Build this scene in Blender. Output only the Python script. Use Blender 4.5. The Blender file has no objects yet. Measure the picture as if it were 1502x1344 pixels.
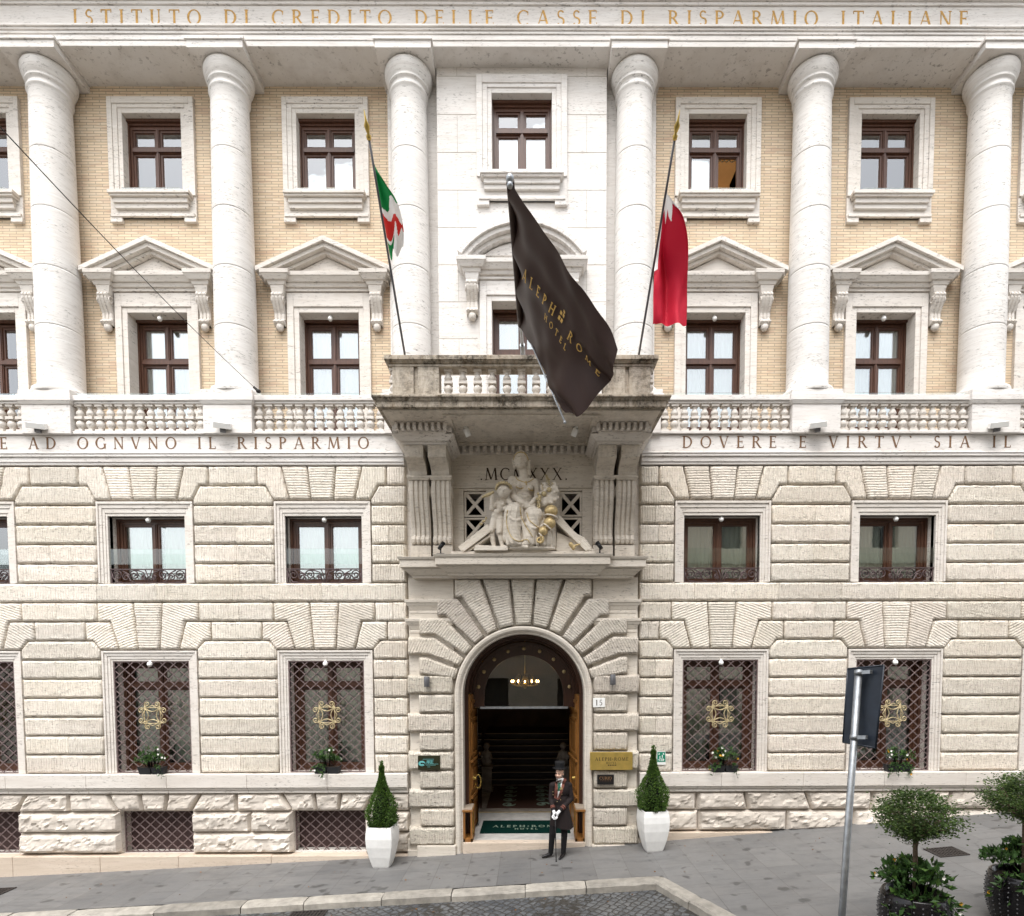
import bpy, bmesh, math, random
from mathutils import Vector, Matrix, noise
import numpy as np
R_ = random.Random(7)
PI = math.pi
C = bpy.context.scene.collection
scene = bpy.context.scene

# ------------------------------------------------------------------ camera
FPX, W0, H0 = 840.0, 1502.0, 1344.0
PPX, PPY = 780.468, 1010.005
PITCH, YAW, ROLL = .0476, -.004, .0026
CAM = np.array([0., -12., 4.])
def _rot(p, y, r):
    cy, sy = math.cos(y), math.sin(y); cp, sp = math.cos(p), math.sin(p); cr, sr = math.cos(r), math.sin(r)
    return (np.array([[cr, 0, -sr], [0, 1, 0], [sr, 0, cr]]) @ np.array([[1, 0, 0], [0, cp, -sp], [0, sp, cp]])
            @ np.array([[cy, sy, 0], [-sy, cy, 0], [0, 0, 1]]))
RT = _rot(PITCH, YAW, ROLL).T
def P(px, py, Y):
    """survey: the point at real depth Y seen at photo pixel (px, py)"""
    d = RT @ np.array([(px - PPX) / FPX, 1, -(py - PPY) / FPX]); t = (Y - CAM[1]) / d[1]
    return Vector((d[0] * t, Y, CAM[2] + d[2] * t))
cd = bpy.data.cameras.new("camera"); cam = bpy.data.objects.new("camera", cd); C.objects.link(cam)
cx_, cf_, cu_ = RT @ np.array([1, 0, 0]), RT @ np.array([0, 1, 0]), RT @ np.array([0, 0, 1])
M = Matrix.Identity(4)
for i in range(3):
    M[i][0] = cx_[i]; M[i][1] = cu_[i]; M[i][2] = -cf_[i]; M[i][3] = CAM[i]
cam.matrix_world = M
cd.sensor_width = 36; cd.sensor_fit = 'HORIZONTAL'; cd.lens = 36 * FPX / W0
cd.shift_x = (W0 / 2 - PPX) / W0; cd.shift_y = (PPY - H0 / 2) / W0
cd.clip_end = 2000; cd.clip_start = .05
scene.camera = cam

# ------------------------------------------------------------------ light: bright overcast
SUN_EL, SUN_AZ = math.radians(64), math.radians(192)
w = bpy.data.worlds.new("World"); scene.world = w; w.use_nodes = True
nt = w.node_tree; nt.nodes.clear()
o_ = nt.nodes.new('ShaderNodeOutputWorld'); bg = nt.nodes.new('ShaderNodeBackground')
sky = nt.nodes.new('ShaderNodeTexSky'); sky.sky_type = 'NISHITA'; sky.sun_disc = False
sky.sun_elevation = SUN_EL; sky.sun_rotation = SUN_AZ; sky.dust_density = 3; sky.air_density = 1.2
hs = nt.nodes.new('ShaderNodeHueSaturation'); hs.inputs['Saturation'].default_value = .22; hs.inputs['Value'].default_value = 1.25
nt.links.new(sky.outputs[0], hs.inputs['Color']); nt.links.new(hs.outputs[0], bg.inputs[0])
bg.inputs[1].default_value = .15; nt.links.new(bg.outputs[0], o_.inputs[0])
sd = bpy.data.lights.new("sun", 'SUN'); sd.energy = 1.5; sd.angle = math.radians(40); sd.color = (1, .982, .955)
so = bpy.data.objects.new("sun", sd); C.objects.link(so)
so.rotation_euler = (PI / 2 - SUN_EL, 0, -SUN_AZ + PI)
scene.view_settings.view_transform = 'Standard'; scene.view_settings.look = 'None'
scene.view_settings.gamma = 1; scene.view_settings.exposure = .93
scene.cycles.max_bounces = 8; scene.cycles.transparent_max_bounces = 16

# ------------------------------------------------------------------ materials
MAT = {}
class N:
    """tiny node-graph writer"""
    def __init__(s, name):
        s.m = bpy.data.materials.new(name); s.m.use_nodes = True; s.t = s.m.node_tree; s.t.nodes.clear()
        s.out = s.n('ShaderNodeOutputMaterial'); MAT[name] = s.m
    def n(s, typ, **kw):
        x = s.t.nodes.new(typ)
        for k, v in kw.items(): setattr(x, k, v)
        return x
    def put(s, sock, v):
        if isinstance(v, bpy.types.NodeSocket): s.t.links.new(v, sock)
        elif isinstance(v, bpy.types.Node): s.t.links.new(v.outputs[0], sock)
        else:
            if hasattr(sock.default_value, '__len__') and not hasattr(v, '__len__'): v = (v,) * len(sock.default_value)
            if sock.type == 'RGBA' and len(v) == 3: v = (*v, 1)
            sock.default_value = v
    def coord(s, scale=(1, 1, 1)):
        c = s.n('ShaderNodeTexCoord'); m = s.n('ShaderNodeMapping'); s.put(m.inputs[0], c.outputs['Object']); m.inputs['Scale'].default_value = scale
        return m.outputs[0]
    def wpos(s, scale=(1, 1, 1)):
        c = s.n('ShaderNodeNewGeometry'); m = s.n('ShaderNodeMapping'); s.put(m.inputs[0], c.outputs['Position']); m.inputs['Scale'].default_value = scale
        return m.outputs[0]
    def noise(s, vec, scale, detail=4, rough=.55, dist=0):
        x = s.n('ShaderNodeTexNoise'); s.put(x.inputs['Vector'], vec); x.inputs['Scale'].default_value = scale
        x.inputs['Detail'].default_value = detail; x.inputs['Roughness'].default_value = rough; x.inputs['Distortion'].default_value = dist
        return x.outputs[0]
    def ramp(s, fac, *stops):
        x = s.n('ShaderNodeValToRGB'); s.put(x.inputs[0], fac); e = x.color_ramp.elements
        while len(e) < len(stops): e.new(.5)
        for el, (p, c) in zip(e, stops):
            el.position = p; el.color = (c, c, c, 1) if not hasattr(c, '__len__') else (*c, 1)
        return x.outputs[0]
    def mix(s, fac, a, b, mode='MIX'):
        x = s.n('ShaderNodeMix', data_type='RGBA', blend_type=mode); s.put(x.inputs[0], fac); s.put(x.inputs[6], a); s.put(x.inputs[7], b)
        return x.outputs[2]
    def math(s, op, a, b=0.):
        x = s.n('ShaderNodeMath', operation=op); s.put(x.inputs[0], a); s.put(x.inputs[1], b); return x.outputs[0]
    def bump(s, h, strength=.3, dist=.01, normal=None):
        x = s.n('ShaderNodeBump'); s.put(x.inputs['Height'], h); x.inputs['Strength'].default_value = strength; x.inputs['Distance'].default_value = dist
        if normal: s.put(x.inputs['Normal'], normal)
        return x.outputs[0]
    def attr(s, name):
        return s.n('ShaderNodeAttribute', attribute_name=name)
    def bsdf(s, color, rough=.6, metal=0., normal=None, spec=.4, **kw):
        b = s.n('ShaderNodeBsdfPrincipled'); s.put(b.inputs['Base Color'], color); s.put(b.inputs['Roughness'], rough); s.put(b.inputs['Metallic'], metal)
        s.put(b.inputs['Specular IOR Level'], spec)
        if normal: s.put(b.inputs['Normal'], normal)
        for k, v in kw.items(): s.put(b.inputs[k.replace('_', ' ')], v)
        s.t.links.new(b.outputs[0], s.out.inputs[0]); return b

def travertine(name, a, b, c, pit=.5, tint=False, stain=0., groove=False, band=6.):
    g = N(name); v = g.wpos((.55, .55, band)); v1 = g.wpos()
    col = g.mix(g.ramp(g.noise(v, 1.6, 6, .6, .6), (.3, 0), (.7, 1)), a, b)
    col = g.mix(g.ramp(g.noise(g.wpos((1.2, 1.2, 14)), 2.2, 4, .6), (.5, 0), (.8, .55)), col, c)
    col = g.mix(g.ramp(g.noise(v1, .35, 3), (.4, 0), (.75, .35)), col, c)
    pits = g.ramp(g.noise(g.wpos((5, 5, 21)), 2.1, 3, .7), (.57, 0), (.66, 1))
    pits2 = g.ramp(g.noise(g.wpos((.8, .8, 3)), 1.0, 3), (.38, .12), (.6, 1))
    pm = g.math('MULTIPLY', pits, pits2)
    col = g.mix(g.math('MULTIPLY', pm, pit), col, tuple(x * .33 for x in c))
    if tint: col = g.mix(1.0, col, g.attr('tint').outputs[0], 'MULTIPLY')
    if stain:
        s1 = g.ramp(g.noise(g.wpos((1.4, 1.4, .5)), 1.5, 6, .75, .4), (.42, 0), (.55, 1))
        s2 = g.ramp(g.noise(g.wpos((1, 1, 1)), 11, 5, .8), (.35, 0), (.6, 1))
        col = g.mix(g.math('MULTIPLY', g.math('MULTIPLY', s1, s2), stain), col, (.028, .022, .014))
        col = g.mix(g.math('MULTIPLY', g.ramp(g.noise(g.wpos((3.5, 3.5, .35)), 2, 5, .7), (.48, 0), (.75, 1)), stain * .55), col, (.22, .15, .085))
    nrm = g.bump(g.math('SUBTRACT', g.noise(v1, 55, 3), g.math('MULTIPLY', pm, 1.2)), .35, .006)
    if groove:
        uv = g.n('ShaderNodeUVMap'); sx = g.n('ShaderNodeSeparateXYZ'); g.put(sx.inputs[0], uv.outputs[0])
        wob = g.math('MULTIPLY', g.noise(v1, 5, 3), .03)
        u = g.math('MULTIPLY', g.math('ADD', sx.outputs[0], wob), 2 * PI / .052)
        sn = g.math('ABSOLUTE', g.math('SINE', g.math('MULTIPLY', u, .5))); h = g.math('MULTIPLY', sn, g.ramp(g.noise(v1, 9, 3), (.25, .45), (.6, 1.3)))
        h = g.math('ADD', h, g.math('MULTIPLY', g.noise(v1, 38, 4, .75), 1.9))
        nrm = g.bump(h, .8, .014, nrm)
        col = g.mix(g.ramp(g.noise(g.wpos((1, 1, .6)), 17, 4, .8), (.52, 0), (.70, .42)), col, tuple(x * .40 for x in c))
    g.bsdf(col, .72, normal=nrm, spec=.25); return g.m
travertine('upper_travertine', (.765, .74, .71), (.675, .64, .605), (.46, .41, .36), .6)
travertine('column_travertine', (.765, .745, .715), (.68, .65, .615), (.43, .385, .34), .72, band=11)
travertine('trim_travertine', (.74, .70, .65), (.64, .595, .54), (.46, .40, .34), .75)
travertine('portal_travertine', (.69, .64, .565), (.60, .545, .47), (.43, .365, .295), .6)
travertine('tooled_travertine', (.83, .765, .68), (.75, .68, .59), (.55, .465, .375), .85, tint=True, groove=True)
travertine('portal_tooled', (.70, .645, .57), (.61, .55, .475), (.42, .355, .285), .85, tint=True, groove=True)
travertine('rock_travertine', (.72, .66, .59), (.62, .56, .49), (.45, .385, .32), .6, tint=True)
travertine('plinth_travertine', (.62, .53, .44), (.53, .44, .35), (.38, .30, .225), .6)
travertine('stained_travertine', (.52, .46, .38), (.43, .37, .295), (.30, .24, .17), .6, stain=.97)
travertine('balcony_travertine', (.72, .665, .585), (.62, .56, .48), (.44, .37, .295), .6, stain=.25)
travertine('parapet_travertine', (.56, .50, .42), (.47, .41, .33), (.33, .27, .2), .6, stain=.62)
travertine('statue_stone', (.74, .685, .60), (.65, .59, .505), (.44, .365, .28), .5)
def brickmat():
    g = N('tan_brick'); v = g.wpos(); s = g.n('ShaderNodeSeparateXYZ'); g.put(s.inputs[0], v); c = g.n('ShaderNodeCombineXYZ')
    g.put(c.inputs[0], s.outputs[0]); g.put(c.inputs[1], s.outputs[2])
    b = g.n('ShaderNodeTexBrick'); g.put(b.inputs[0], c); b.inputs['Scale'].default_value = 1; b.offset = .5
    b.inputs['Brick Width'].default_value = .285; b.inputs['Row Height'].default_value = .0565; b.inputs['Mortar Size'].default_value = .0065
    b.inputs['Mortar Smooth'].default_value = .15; b.inputs['Bias'].default_value = -.1
    g.put(b.inputs['Color1'], (.69, .555, .395)); g.put(b.inputs['Color2'], (.54, .415, .285)); g.put(b.inputs['Mortar'], (.33, .275, .22))
    c2 = g.n('ShaderNodeMapping'); g.put(c2.inputs[0], c.outputs[0]); c2.inputs['Scale'].default_value = (3.5, 17.7, 1)
    wn = g.n('ShaderNodeTexVoronoi'); g.put(wn.inputs['Vector'], c2); wn.inputs['Scale'].default_value = 1
    vc = g.n('ShaderNodeSeparateColor'); g.put(vc.inputs[0], wn.outputs['Color'])
    col = g.mix(g.ramp(vc.outputs[0], (.55, 0), (.95, .6)), b.outputs[0], (.66, .56, .43))
    col = g.mix(g.ramp(vc.outputs[1], (.75, 0), (1, .55)), col, (.52, .345, .25))
    col = g.mix(g.ramp(g.noise(v, 1.1, 4), (.4, 0), (.75, .25)), col, (.70, .58, .42))
    col = g.mix(g.ramp(b.outputs[1], (.2, 0), (.9, .8)), col, (.33, .275, .215))
    g.bsdf(col, .85, normal=g.bump(g.math('SUBTRACT', g.math('MULTIPLY', g.noise(v, 40, 3), .3), b.outputs[1]), .6, .008), spec=.2)
brickmat()
def simple(name, col, rough=.5, metal=0., var=.0, scale=8., bump=0., spec=.4, tint=False, **kw):
    g = N(name); c = col; nrm = None
    if var:
        n_ = g.noise(g.wpos(), scale, 5, .6)
        c = g.mix(g.ramp(n_, (.3, 0), (.7, 1)), tuple(x * (1 - var) for x in col), tuple(min(1, x * (1 + var)) for x in col))
        if bump: nrm = g.bump(g.noise(g.wpos(), scale * 5, 4), bump, .01)
    if tint: c = g.mix(1., c, g.attr('tint').outputs[0], 'MULTIPLY')
    b = g.bsdf(c, rough, metal, nrm, spec, **kw); return g.m
def wood(name, a, b, rough=.35):
    g = N(name); v = g.coord((14, 14, 1.3)); n_ = g.noise(v, 2, 6, .6, 1.2)
    g.bsdf(g.mix(g.ramp(n_, (.3, 0), (.7, 1)), a, b), rough, normal=g.bump(n_, .08, .004), spec=.45)
wood('window_wood', (.056, .024, .014), (.112, .050, .030), .36)
wood('door_wood', (.17, .070, .017), (.30, .135, .036), .3)
wood('dark_door_wood', (.028, .011, .007), (.06, .024, .013), .3)
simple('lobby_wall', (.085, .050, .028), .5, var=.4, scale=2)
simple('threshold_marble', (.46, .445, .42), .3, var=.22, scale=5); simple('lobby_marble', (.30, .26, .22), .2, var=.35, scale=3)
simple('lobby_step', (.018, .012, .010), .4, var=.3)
simple('step_nosing', (.34, .28, .22), .4)
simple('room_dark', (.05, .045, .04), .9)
simple('room_wall_glow', (.42, .22, .085), .8, var=.15, scale=1.5, Emission_Color=(.62, .30, .10, 1), Emission_Strength=.16)  # wall emits by itself: warm room light put into its colour
simple('iron_bronze', (.19, .14, .135), .5, .25, var=.25, scale=20)
simple('rail_iron', (.085, .058, .058), .5, .3, var=.25, scale=20)
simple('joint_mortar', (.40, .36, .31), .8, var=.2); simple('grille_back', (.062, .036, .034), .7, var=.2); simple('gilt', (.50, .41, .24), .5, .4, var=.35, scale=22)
simple('gold_leaf', (.50, .38, .19), .45, .4, var=.3, scale=30)
simple('incised_gold', (.46, .27, .075), .5, .35, var=.4, scale=25)
simple('incised_brown', (.16, .085, .04), .7, var=.35, scale=25)
simple('incised_dark', (.045, .026, .015), .8, var=.3, scale=25)
simple('brass', (.66, .47, .13), .30, .72, var=.15, scale=6)
simple('white_enamel', (.80, .79, .76), .45, var=.03)
simple('grey_metal', (.16, .16, .17), .45, .6, var=.15)
simple('galvanised', (.36, .38, .40), .45, .75, var=.22, scale=14, bump=.1)
simple('sign_back', (.022, .030, .045), .42, var=.25, scale=6)
simple('black_metal', (.016, .016, .017), .45, .4)
simple('planter_white', (.78, .775, .755), .55, var=.06, scale=6, bump=.05)
simple('stud_metal', (.10, .10, .105), .25, .5); simple('pot_black', (.009, .008, .009), .16, var=.2, spec=.35)
simple('soil', (.035, .024, .015), .95, var=.4, scale=20)
simple('bark', (.13, .095, .065), .9, var=.4, scale=25, bump=.5)
simple('tub_plastic', (.018, .019, .021), .5)
simple('petal_white', (.82, .80, .74), .6)
simple('petal_yellow', (.80, .42, .03), .6)
def leafmat(name, col, trans=.25):
    g = N(name); c = g.mix(1., col, g.attr('tint').outputs[0], 'MULTIPLY')
    d = g.n('ShaderNodeBsdfPrincipled'); g.put(d.inputs['Base Color'], c); d.inputs['Roughness'].default_value = .5; d.inputs['Specular IOR Level'].default_value = .3
    t = g.n('ShaderNodeBsdfTranslucent'); g.put(t.inputs[0], c); m = g.n('ShaderNodeMixShader'); m.inputs[0].default_value = trans
    g.put(m.inputs[1], d); g.put(m.inputs[2], t); g.put(g.out.inputs[0], m)
leafmat('dry_leaf', (.14, .10, .04)); leafmat('box_leaf', (.066, .128, .026)); leafmat('shrub_leaf', (.070, .118, .036)); leafmat('broad_leaf', (.055, .12, .035))
def glassmat(name, base, tint=(1, 1, 1), fk=1.4):
    g = N(name); tr = g.n('ShaderNodeBsdfTransparent'); g.put(tr.inputs[0], tint); gl = g.n('ShaderNodeBsdfGlossy'); gl.inputs['Roughness'].default_value = .004
    g.put(gl.inputs[0], (.97, .985, 1)); fr = g.n('ShaderNodeFresnel'); fr.inputs[0].default_value = 1.5
    nb = g.bump(g.noise(g.wpos(), 1.7, 2), .04, .02); g.put(gl.inputs['Normal'], nb)
    f = g.math('ADD', g.math('MULTIPLY', fr, fk), base); m = g.n('ShaderNodeMixShader'); g.put(m.inputs[0], f); g.put(m.inputs[1], tr); g.put(m.inputs[2], gl)
    g.put(g.out.inputs[0], m)
glassmat('window_glass', .18, (.93, .97, .95)); glassmat('guard_glass', .0, (.95, .98, .965), .8); glassmat('door_glass', .03, (.75, .75, .72))
def cloth(name, col, rough=.8, tr=.0, spec=.22):
    g = N(name); b = g.n('ShaderNodeBsdfPrincipled'); n_ = g.noise(g.wpos(), 180, 2)
    g.put(b.inputs['Base Color'], g.mix(g.ramp(n_, (.3, 0), (.7, 1)), tuple(x * .88 for x in col), col)); b.inputs['Roughness'].default_value = rough; b.inputs['Specular IOR Level'].default_value = spec
    b.inputs['Sheen Weight'].default_value = 0
    if tr:
        t = g.n('ShaderNodeBsdfTranslucent'); g.put(t.inputs[0], col); m = g.n('ShaderNodeMixShader'); m.inputs[0].default_value = tr
        g.put(m.inputs[1], b); g.put(m.inputs[2], t); g.put(g.out.inputs[0], m)
    else: g.put(g.out.inputs[0], b)
cloth('curtain_sheer', (.88, .90, .92), .9, .25); cloth('curtain_grey', (.62, .68, .64), .9, .25); cloth('curtain_beige', (.86, .86, .79), .9, .25)
cloth('blind_white', (.90, .91, .92), .9, .2)
cloth('banner_brown', (.034, .0185, .015), .45, 0., .12); cloth('flag_green', (.012, .21, .055), .7, .2); cloth('flag_white', (.80, .78, .76), .75, .2); cloth('flag_red', (.58, .035, .030), .7, .2)
cloth('flag_maroon', (.50, .012, .035), .7, .15)
cloth('coat_brown', (.017, .012, .012), .85); cloth('trouser_black', (.011, .010, .011), .85); cloth('hat_felt', (.010, .010, .011), .7); cloth('glove_white', (.78, .78, .80), .8)
cloth('shirt_white', (.75, .75, .74), .8); cloth('tie_green', (.008, .075, .045), .6); cloth('lapel_stripe', (.17, .062, .045), .8); cloth('mat_green', (.002, .019, .015), .95, 0., .05)
cloth('rug_red', (.055, .026, .017), .95)
simple('skin', (.66, .41, .30), .55, var=.08, scale=30); simple('hair_grey', (.12, .105, .095), .8, var=.5, scale=60); simple('shoe_leather', (.010, .009, .010), .2)
simple('lip', (.36, .14, .11), .5); simple('eye_dark', (.02, .015, .012), .3)
simple('sign_green', (.0, .20, .115), .4); simple('sign_white', (.80, .80, .78), .5); simple('plaque_dark', (.034, .034, .018), .25, .3, var=.2); simple('plaque_black', (.012, .011, .011), .35)
simple('plaque_teal', (.12, .42, .42), .4); simple('copper_line', (.50, .27, .13), .35, .7)
simple('mat_letter', (.20, .26, .20), .8); simple('banner_gold', (.50, .31, .07), .5, .3); simple('cable_dark', (.02, .019, .018), .6)
simple('facade_across', (.64, .57, .46), .8, var=.1, scale=.8); simple('shutter_dark', (.06, .065, .06), .6)
def emit(name, col, st):
    g = N(name); e = g.n('ShaderNodeEmission'); g.put(e.inputs[0], col); e.inputs[1].default_value = st; g.put(g.out.inputs[0], e)
emit('bulb_glow', (1, .66, .30), 24); emit('spot_lens', (1, .85, .55), 1.2)
def paving():
    g = N('basalt_paving'); v = g.wpos(); b = g.n('ShaderNodeTexBrick'); mp = g.n('ShaderNodeMapping'); g.put(mp.inputs[0], v); mp.inputs['Rotation'].default_value = (0, 0, PI / 2)
    g.put(b.inputs[0], mp); b.inputs['Scale'].default_value = 1; b.inputs['Brick Width'].default_value = 1.0; b.inputs['Row Height'].default_value = .60
    b.inputs['Mortar Size'].default_value = .006; b.inputs['Mortar Smooth'].default_value = .1; b.inputs['Bias'].default_value = 0
    g.put(b.inputs['Color1'], (.122, .122, .122)); g.put(b.inputs['Color2'], (.165, .163, .160)); g.put(b.inputs['Mortar'], (.085, .08, .075))
    c = g.mix(g.ramp(g.noise(v, 1.3, 6, .65), (.35, 0), (.7, .55)), b.outputs[0], (.15, .143, .135))
    c = g.mix(g.ramp(g.noise(v, .5, 3), (.45, 0), (.7, .4)), c, (.185, .182, .178))
    c = g.mix(g.ramp(g.noise(v, 4.5, 2, .3), (.66, 0), (.72, .8)), c, (.06, .058, .055))
    c = g.mix(g.ramp(g.noise(g.wpos((.9, 3.2, 1)), 1.6, 5, .7), (.5, 0), (.72, .65)), c, (.085, .085, .086))
    c = g.mix(g.ramp(g.noise(v, 12, 1), (.78, 0), (.80, .8)), c, (.045, .043, .042))
    c = g.mix(g.ramp(g.noise(v, 90, 3), (.5, 0), (.8, .3)), c, (.09, .085, .08))
    g.bsdf(c, g.ramp(g.noise(v, 3, 4), (.3, .42), (.7, .62)), normal=g.bump(g.math('SUBTRACT', g.math('MULTIPLY', g.noise(v, 60, 3), .25), b.outputs[1]), .35, .008), spec=.35)
paving()
def cobbles():
    g = N('basalt_cobble'); v = g.wpos(); d = g.n('ShaderNodeTexVoronoi', feature='DISTANCE_TO_EDGE'); f = g.n('ShaderNodeTexVoronoi')
    mp = g.n('ShaderNodeMapping'); g.put(mp.inputs[0], v); mp.inputs['Rotation'].default_value = (0, 0, .72)
    for x in (d, f): g.put(x.inputs['Vector'], mp); x.inputs['Scale'].default_value = 8.3; x.inputs['Randomness'].default_value = .42
    vc = g.n('ShaderNodeSeparateColor'); g.put(vc.inputs[0], f.outputs['Color'])
    e = g.ramp(d.outputs[0], (.03, 0), (.16, 1))
    c = g.mix(vc.outputs[0], (.045, .050, .058), (.108, .114, .122)); c = g.mix(g.ramp(g.noise(v, .9, 4), (.4, 0), (.7, .5)), c, (.15, .147, .14))
    c = g.mix(e, (.035, .032, .028), c)
    g.bsdf(c, .42, normal=g.bump(g.math('ADD', e, g.math('MULTIPLY', g.noise(v, 50, 3), .3)), .7, .02), spec=.4)
cobbles()
simple('kerb_travertine', (.275, .255, .222), .75, var=.28, scale=5, bump=.35, tint=True)
simple('cast_iron', (.05, .042, .038), .6, .4, var=.3, scale=15)

# ------------------------------------------------------------------ mesh helpers
class MB:
    def __init__(s): s.v = []; s.f = []; s.uv = {}; s.tint = {}; s.mi = {}; s.sm = set()
    def add(s, vs): i = len(s.v); s.v.extend(tuple(p) for p in vs); return list(range(i, i + len(vs)))
    def face(s, idx, tint=None, uv=None, mi=0):
        k = len(s.f); s.f.append(tuple(idx))
        if tint is not None: s.tint[k] = tint
        if uv is not None: s.uv[k] = uv
        if mi: s.mi[k] = mi
        return k
    def quad(s, a, b, c, d, **k): s.face(s.add([a, b, c, d]), **k)
    def hexa(s, b, t, **k):
        i = s.add(list(b) + list(t))
        for q in ((0, 3, 2, 1), (4, 5, 6, 7), (0, 1, 5, 4), (1, 2, 6, 5), (2, 3, 7, 6), (3, 0, 4, 7)): s.face([i[j] for j in q], **k)
    def box(s, x0, x1, y0, y1, z0, z1, **k):
        s.hexa([(x0, y0, z0), (x1, y0, z0), (x1, y1, z0), (x0, y1, z0)], [(x0, y0, z1), (x1, y0, z1), (x1, y1, z1), (x0, y1, z1)], **k)
    def layer(s, x0, x1, yb, yf, z0, z1, p0, p1):
        """one mitred course of a moulding: plan grows by p0 at z0 and by p1 at z1, on front and both ends"""
        s.hexa([(x0 - p0, yf - p0, z0), (x1 + p0, yf - p0, z0), (x1 + p0, yb, z0), (x0 - p0, yb, z0)],
               [(x0 - p1, yf - p1, z1), (x1 + p1, yf - p1, z1), (x1 + p1, yb, z1), (x0 - p1, yb, z1)])
    def prism(s, poly, y0, y1, **k):
        n = len(poly); a = s.add([(x, y0, z) for x, z in poly]); b = s.add([(x, y1, z) for x, z in poly])
        s.face(a[::-1], **k); s.face(b, **k)
        for i in range(n): j = (i + 1) % n; s.face([a[i], a[j], b[j], b[i]], **k)
    def prism_x(s, poly, x0, x1, **k):
        n = len(poly); a = s.add([(x0, y, z) for y, z in poly]); b = s.add([(x1, y, z) for y, z in poly])
        s.face(a[::-1], **k); s.face(b, **k)
        for i in range(n): j = (i + 1) % n; s.face([a[i], a[j], b[j], b[i]], **k)
    def ring(s, o, i, y0, y1):
        """rectangular picture-frame ring: o, i = (x0,x1,z0,z1)"""
        s.box(o[0], i[0], y0, y1, o[2], o[3]); s.box(i[1], o[1], y0, y1, o[2], o[3])
        if o[3] > i[3]: s.box(i[0], i[1], y0, y1, i[3], o[3])
        if i[2] > o[2]: s.box(i[0], i[1], y0, y1, o[2], i[2])
    def lathe(s, prof, c=(0, 0, 0), n=16, sx=1., sy=1., **k):
        rows = []
        for r, z in prof:
            rows.append(s.add([(c[0] + sx * r * math.cos(2 * PI * q / n), c[1] + sy * r * math.sin(2 * PI * q / n), c[2] + z) for q in range(n)]))
        for a, b in zip(rows, rows[1:]):
            for q in range(n): s.sm.add(s.face([a[q], a[(q + 1) % n], b[(q + 1) % n], b[q]], **k))
        s.face(rows[0][::-1], **k); s.face(rows[-1], **k)
    def tube(s, pts, r, n=8, cap=True, **k):
        pts = [Vector(p) for p in pts]; rows = []; up = None
        for i, p in enumerate(pts):
            d = (pts[min(i + 1, len(pts) - 1)] - pts[max(i - 1, 0)])
            d = d.normalized() if d.length > 1e-9 else Vector((0, 0, 1))
            if up is None: up = Vector((0, 0, 1)) if abs(d.z) < .9 else Vector((0, 1, 0))
            a = d.cross(up); a = a.normalized() if a.length > 1e-6 else Vector((1, 0, 0)); b = a.cross(d).normalized(); up = b
            rr = r[i] if hasattr(r, '__len__') else r
            rows.append(s.add([p + a * rr * math.cos(2 * PI * q / n) + b * rr * math.sin(2 * PI * q / n) for q in range(n)]))
        for a, b in zip(rows, rows[1:]):
            for q in range(n): s.sm.add(s.face([a[q], a[(q + 1) % n], b[(q + 1) % n], b[q]], **k))
        if cap: s.face(rows[0][::-1], **k); s.face(rows[-1], **k)
    def ball(s, c, r, n=12, **k):
        r = r if hasattr(r, '__len__') else (r, r, r)
        m = max(4, n // 2); rows = []
        for j in range(1, m):
            t = PI * j / m
            rows.append(s.add([(c[0] + r[0] * math.sin(t) * math.cos(2 * PI * q / n), c[1] + r[1] * math.sin(t) * math.sin(2 * PI * q / n), c[2] - r[2] * math.cos(t)) for q in range(n)]))
        lo, hi = s.add([(c[0], c[1], c[2] - r[2]), (c[0], c[1], c[2] + r[2])])
        for a, b in zip(rows, rows[1:]):
            for q in range(n): s.sm.add(s.face([a[q], a[(q + 1) % n], b[(q + 1) % n], b[q]], **k))
        for q in range(n): s.sm.add(s.face([lo, rows[0][(q + 1) % n], rows[0][q]], **k)); s.sm.add(s.face([hi, rows[-1][q], rows[-1][(q + 1) % n]], **k))
    def build(s, name, mat, parent=None, smooth=False, recalc=True, bevel=0):
        me = bpy.data.meshes.new(name); me.from_pydata(s.v, [], s.f); 
        if s.uv:
            u = me.uv_layers.new(name='UVMap').data
            for p in me.polygons:
                q = s.uv.get(p.index)
                if q:
                    for l, uv in zip(p.loop_indices, q): u[l].uv = uv
        if s.tint:
            ca = me.color_attributes.new('tint', 'FLOAT_COLOR', 'CORNER').data
            for p in me.polygons:
                t = s.tint.get(p.index, (1, 1, 1)); t = t if hasattr(t, '__len__') else (t, t, t)
                for l in p.loop_indices: ca[l].color = (*t, 1)
        mats = mat if isinstance(mat, (list, tuple)) else [mat]
        for m in mats: me.materials.append(MAT[m])
        for k, i in s.mi.items(): me.polygons[k].material_index = i
        if smooth: me.polygons.foreach_set('use_smooth', [True] * len(me.polygons))
        else:
            for k in s.sm: me.polygons[k].use_smooth = True
        if recalc:
            bm = bmesh.new(); bm.from_mesh(me); bmesh.ops.recalc_face_normals(bm, faces=bm.faces); bm.to_mesh(me); bm.free()
        me.update(); o = bpy.data.objects.new(name, me); C.objects.link(o)
        if parent: o.parent = parent
        if bevel:
            b = o.modifiers.new('bevel', 'BEVEL'); b.width = bevel; b.segments = 2; b.limit_method = 'ANGLE'; b.angle_limit = math.radians(50)
        return o
def tag(o, label, cat, group=None):
    o['label'] = label; o['category'] = cat
    if group: o['group'] = group
    return o
def thing(name, label, cat, loc=(0, 0, 0), group=None):
    o = bpy.data.objects.new(name, None); C.objects.link(o); o.location = loc; o.empty_display_size = .2
    return tag(o, label, cat, group)
def copy_tree(o, loc=None, parent=None):
    c = o.copy(); C.objects.link(c)
    if parent is not None: c.parent = parent
    if loc is not None: c.location = loc
    for ch in list(o.children):
        d = ch.copy(); C.objects.link(d); d.parent = c
        for gch in list(ch.children):
            e = gch.copy(); C.objects.link(e); e.parent = d
    return c

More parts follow.
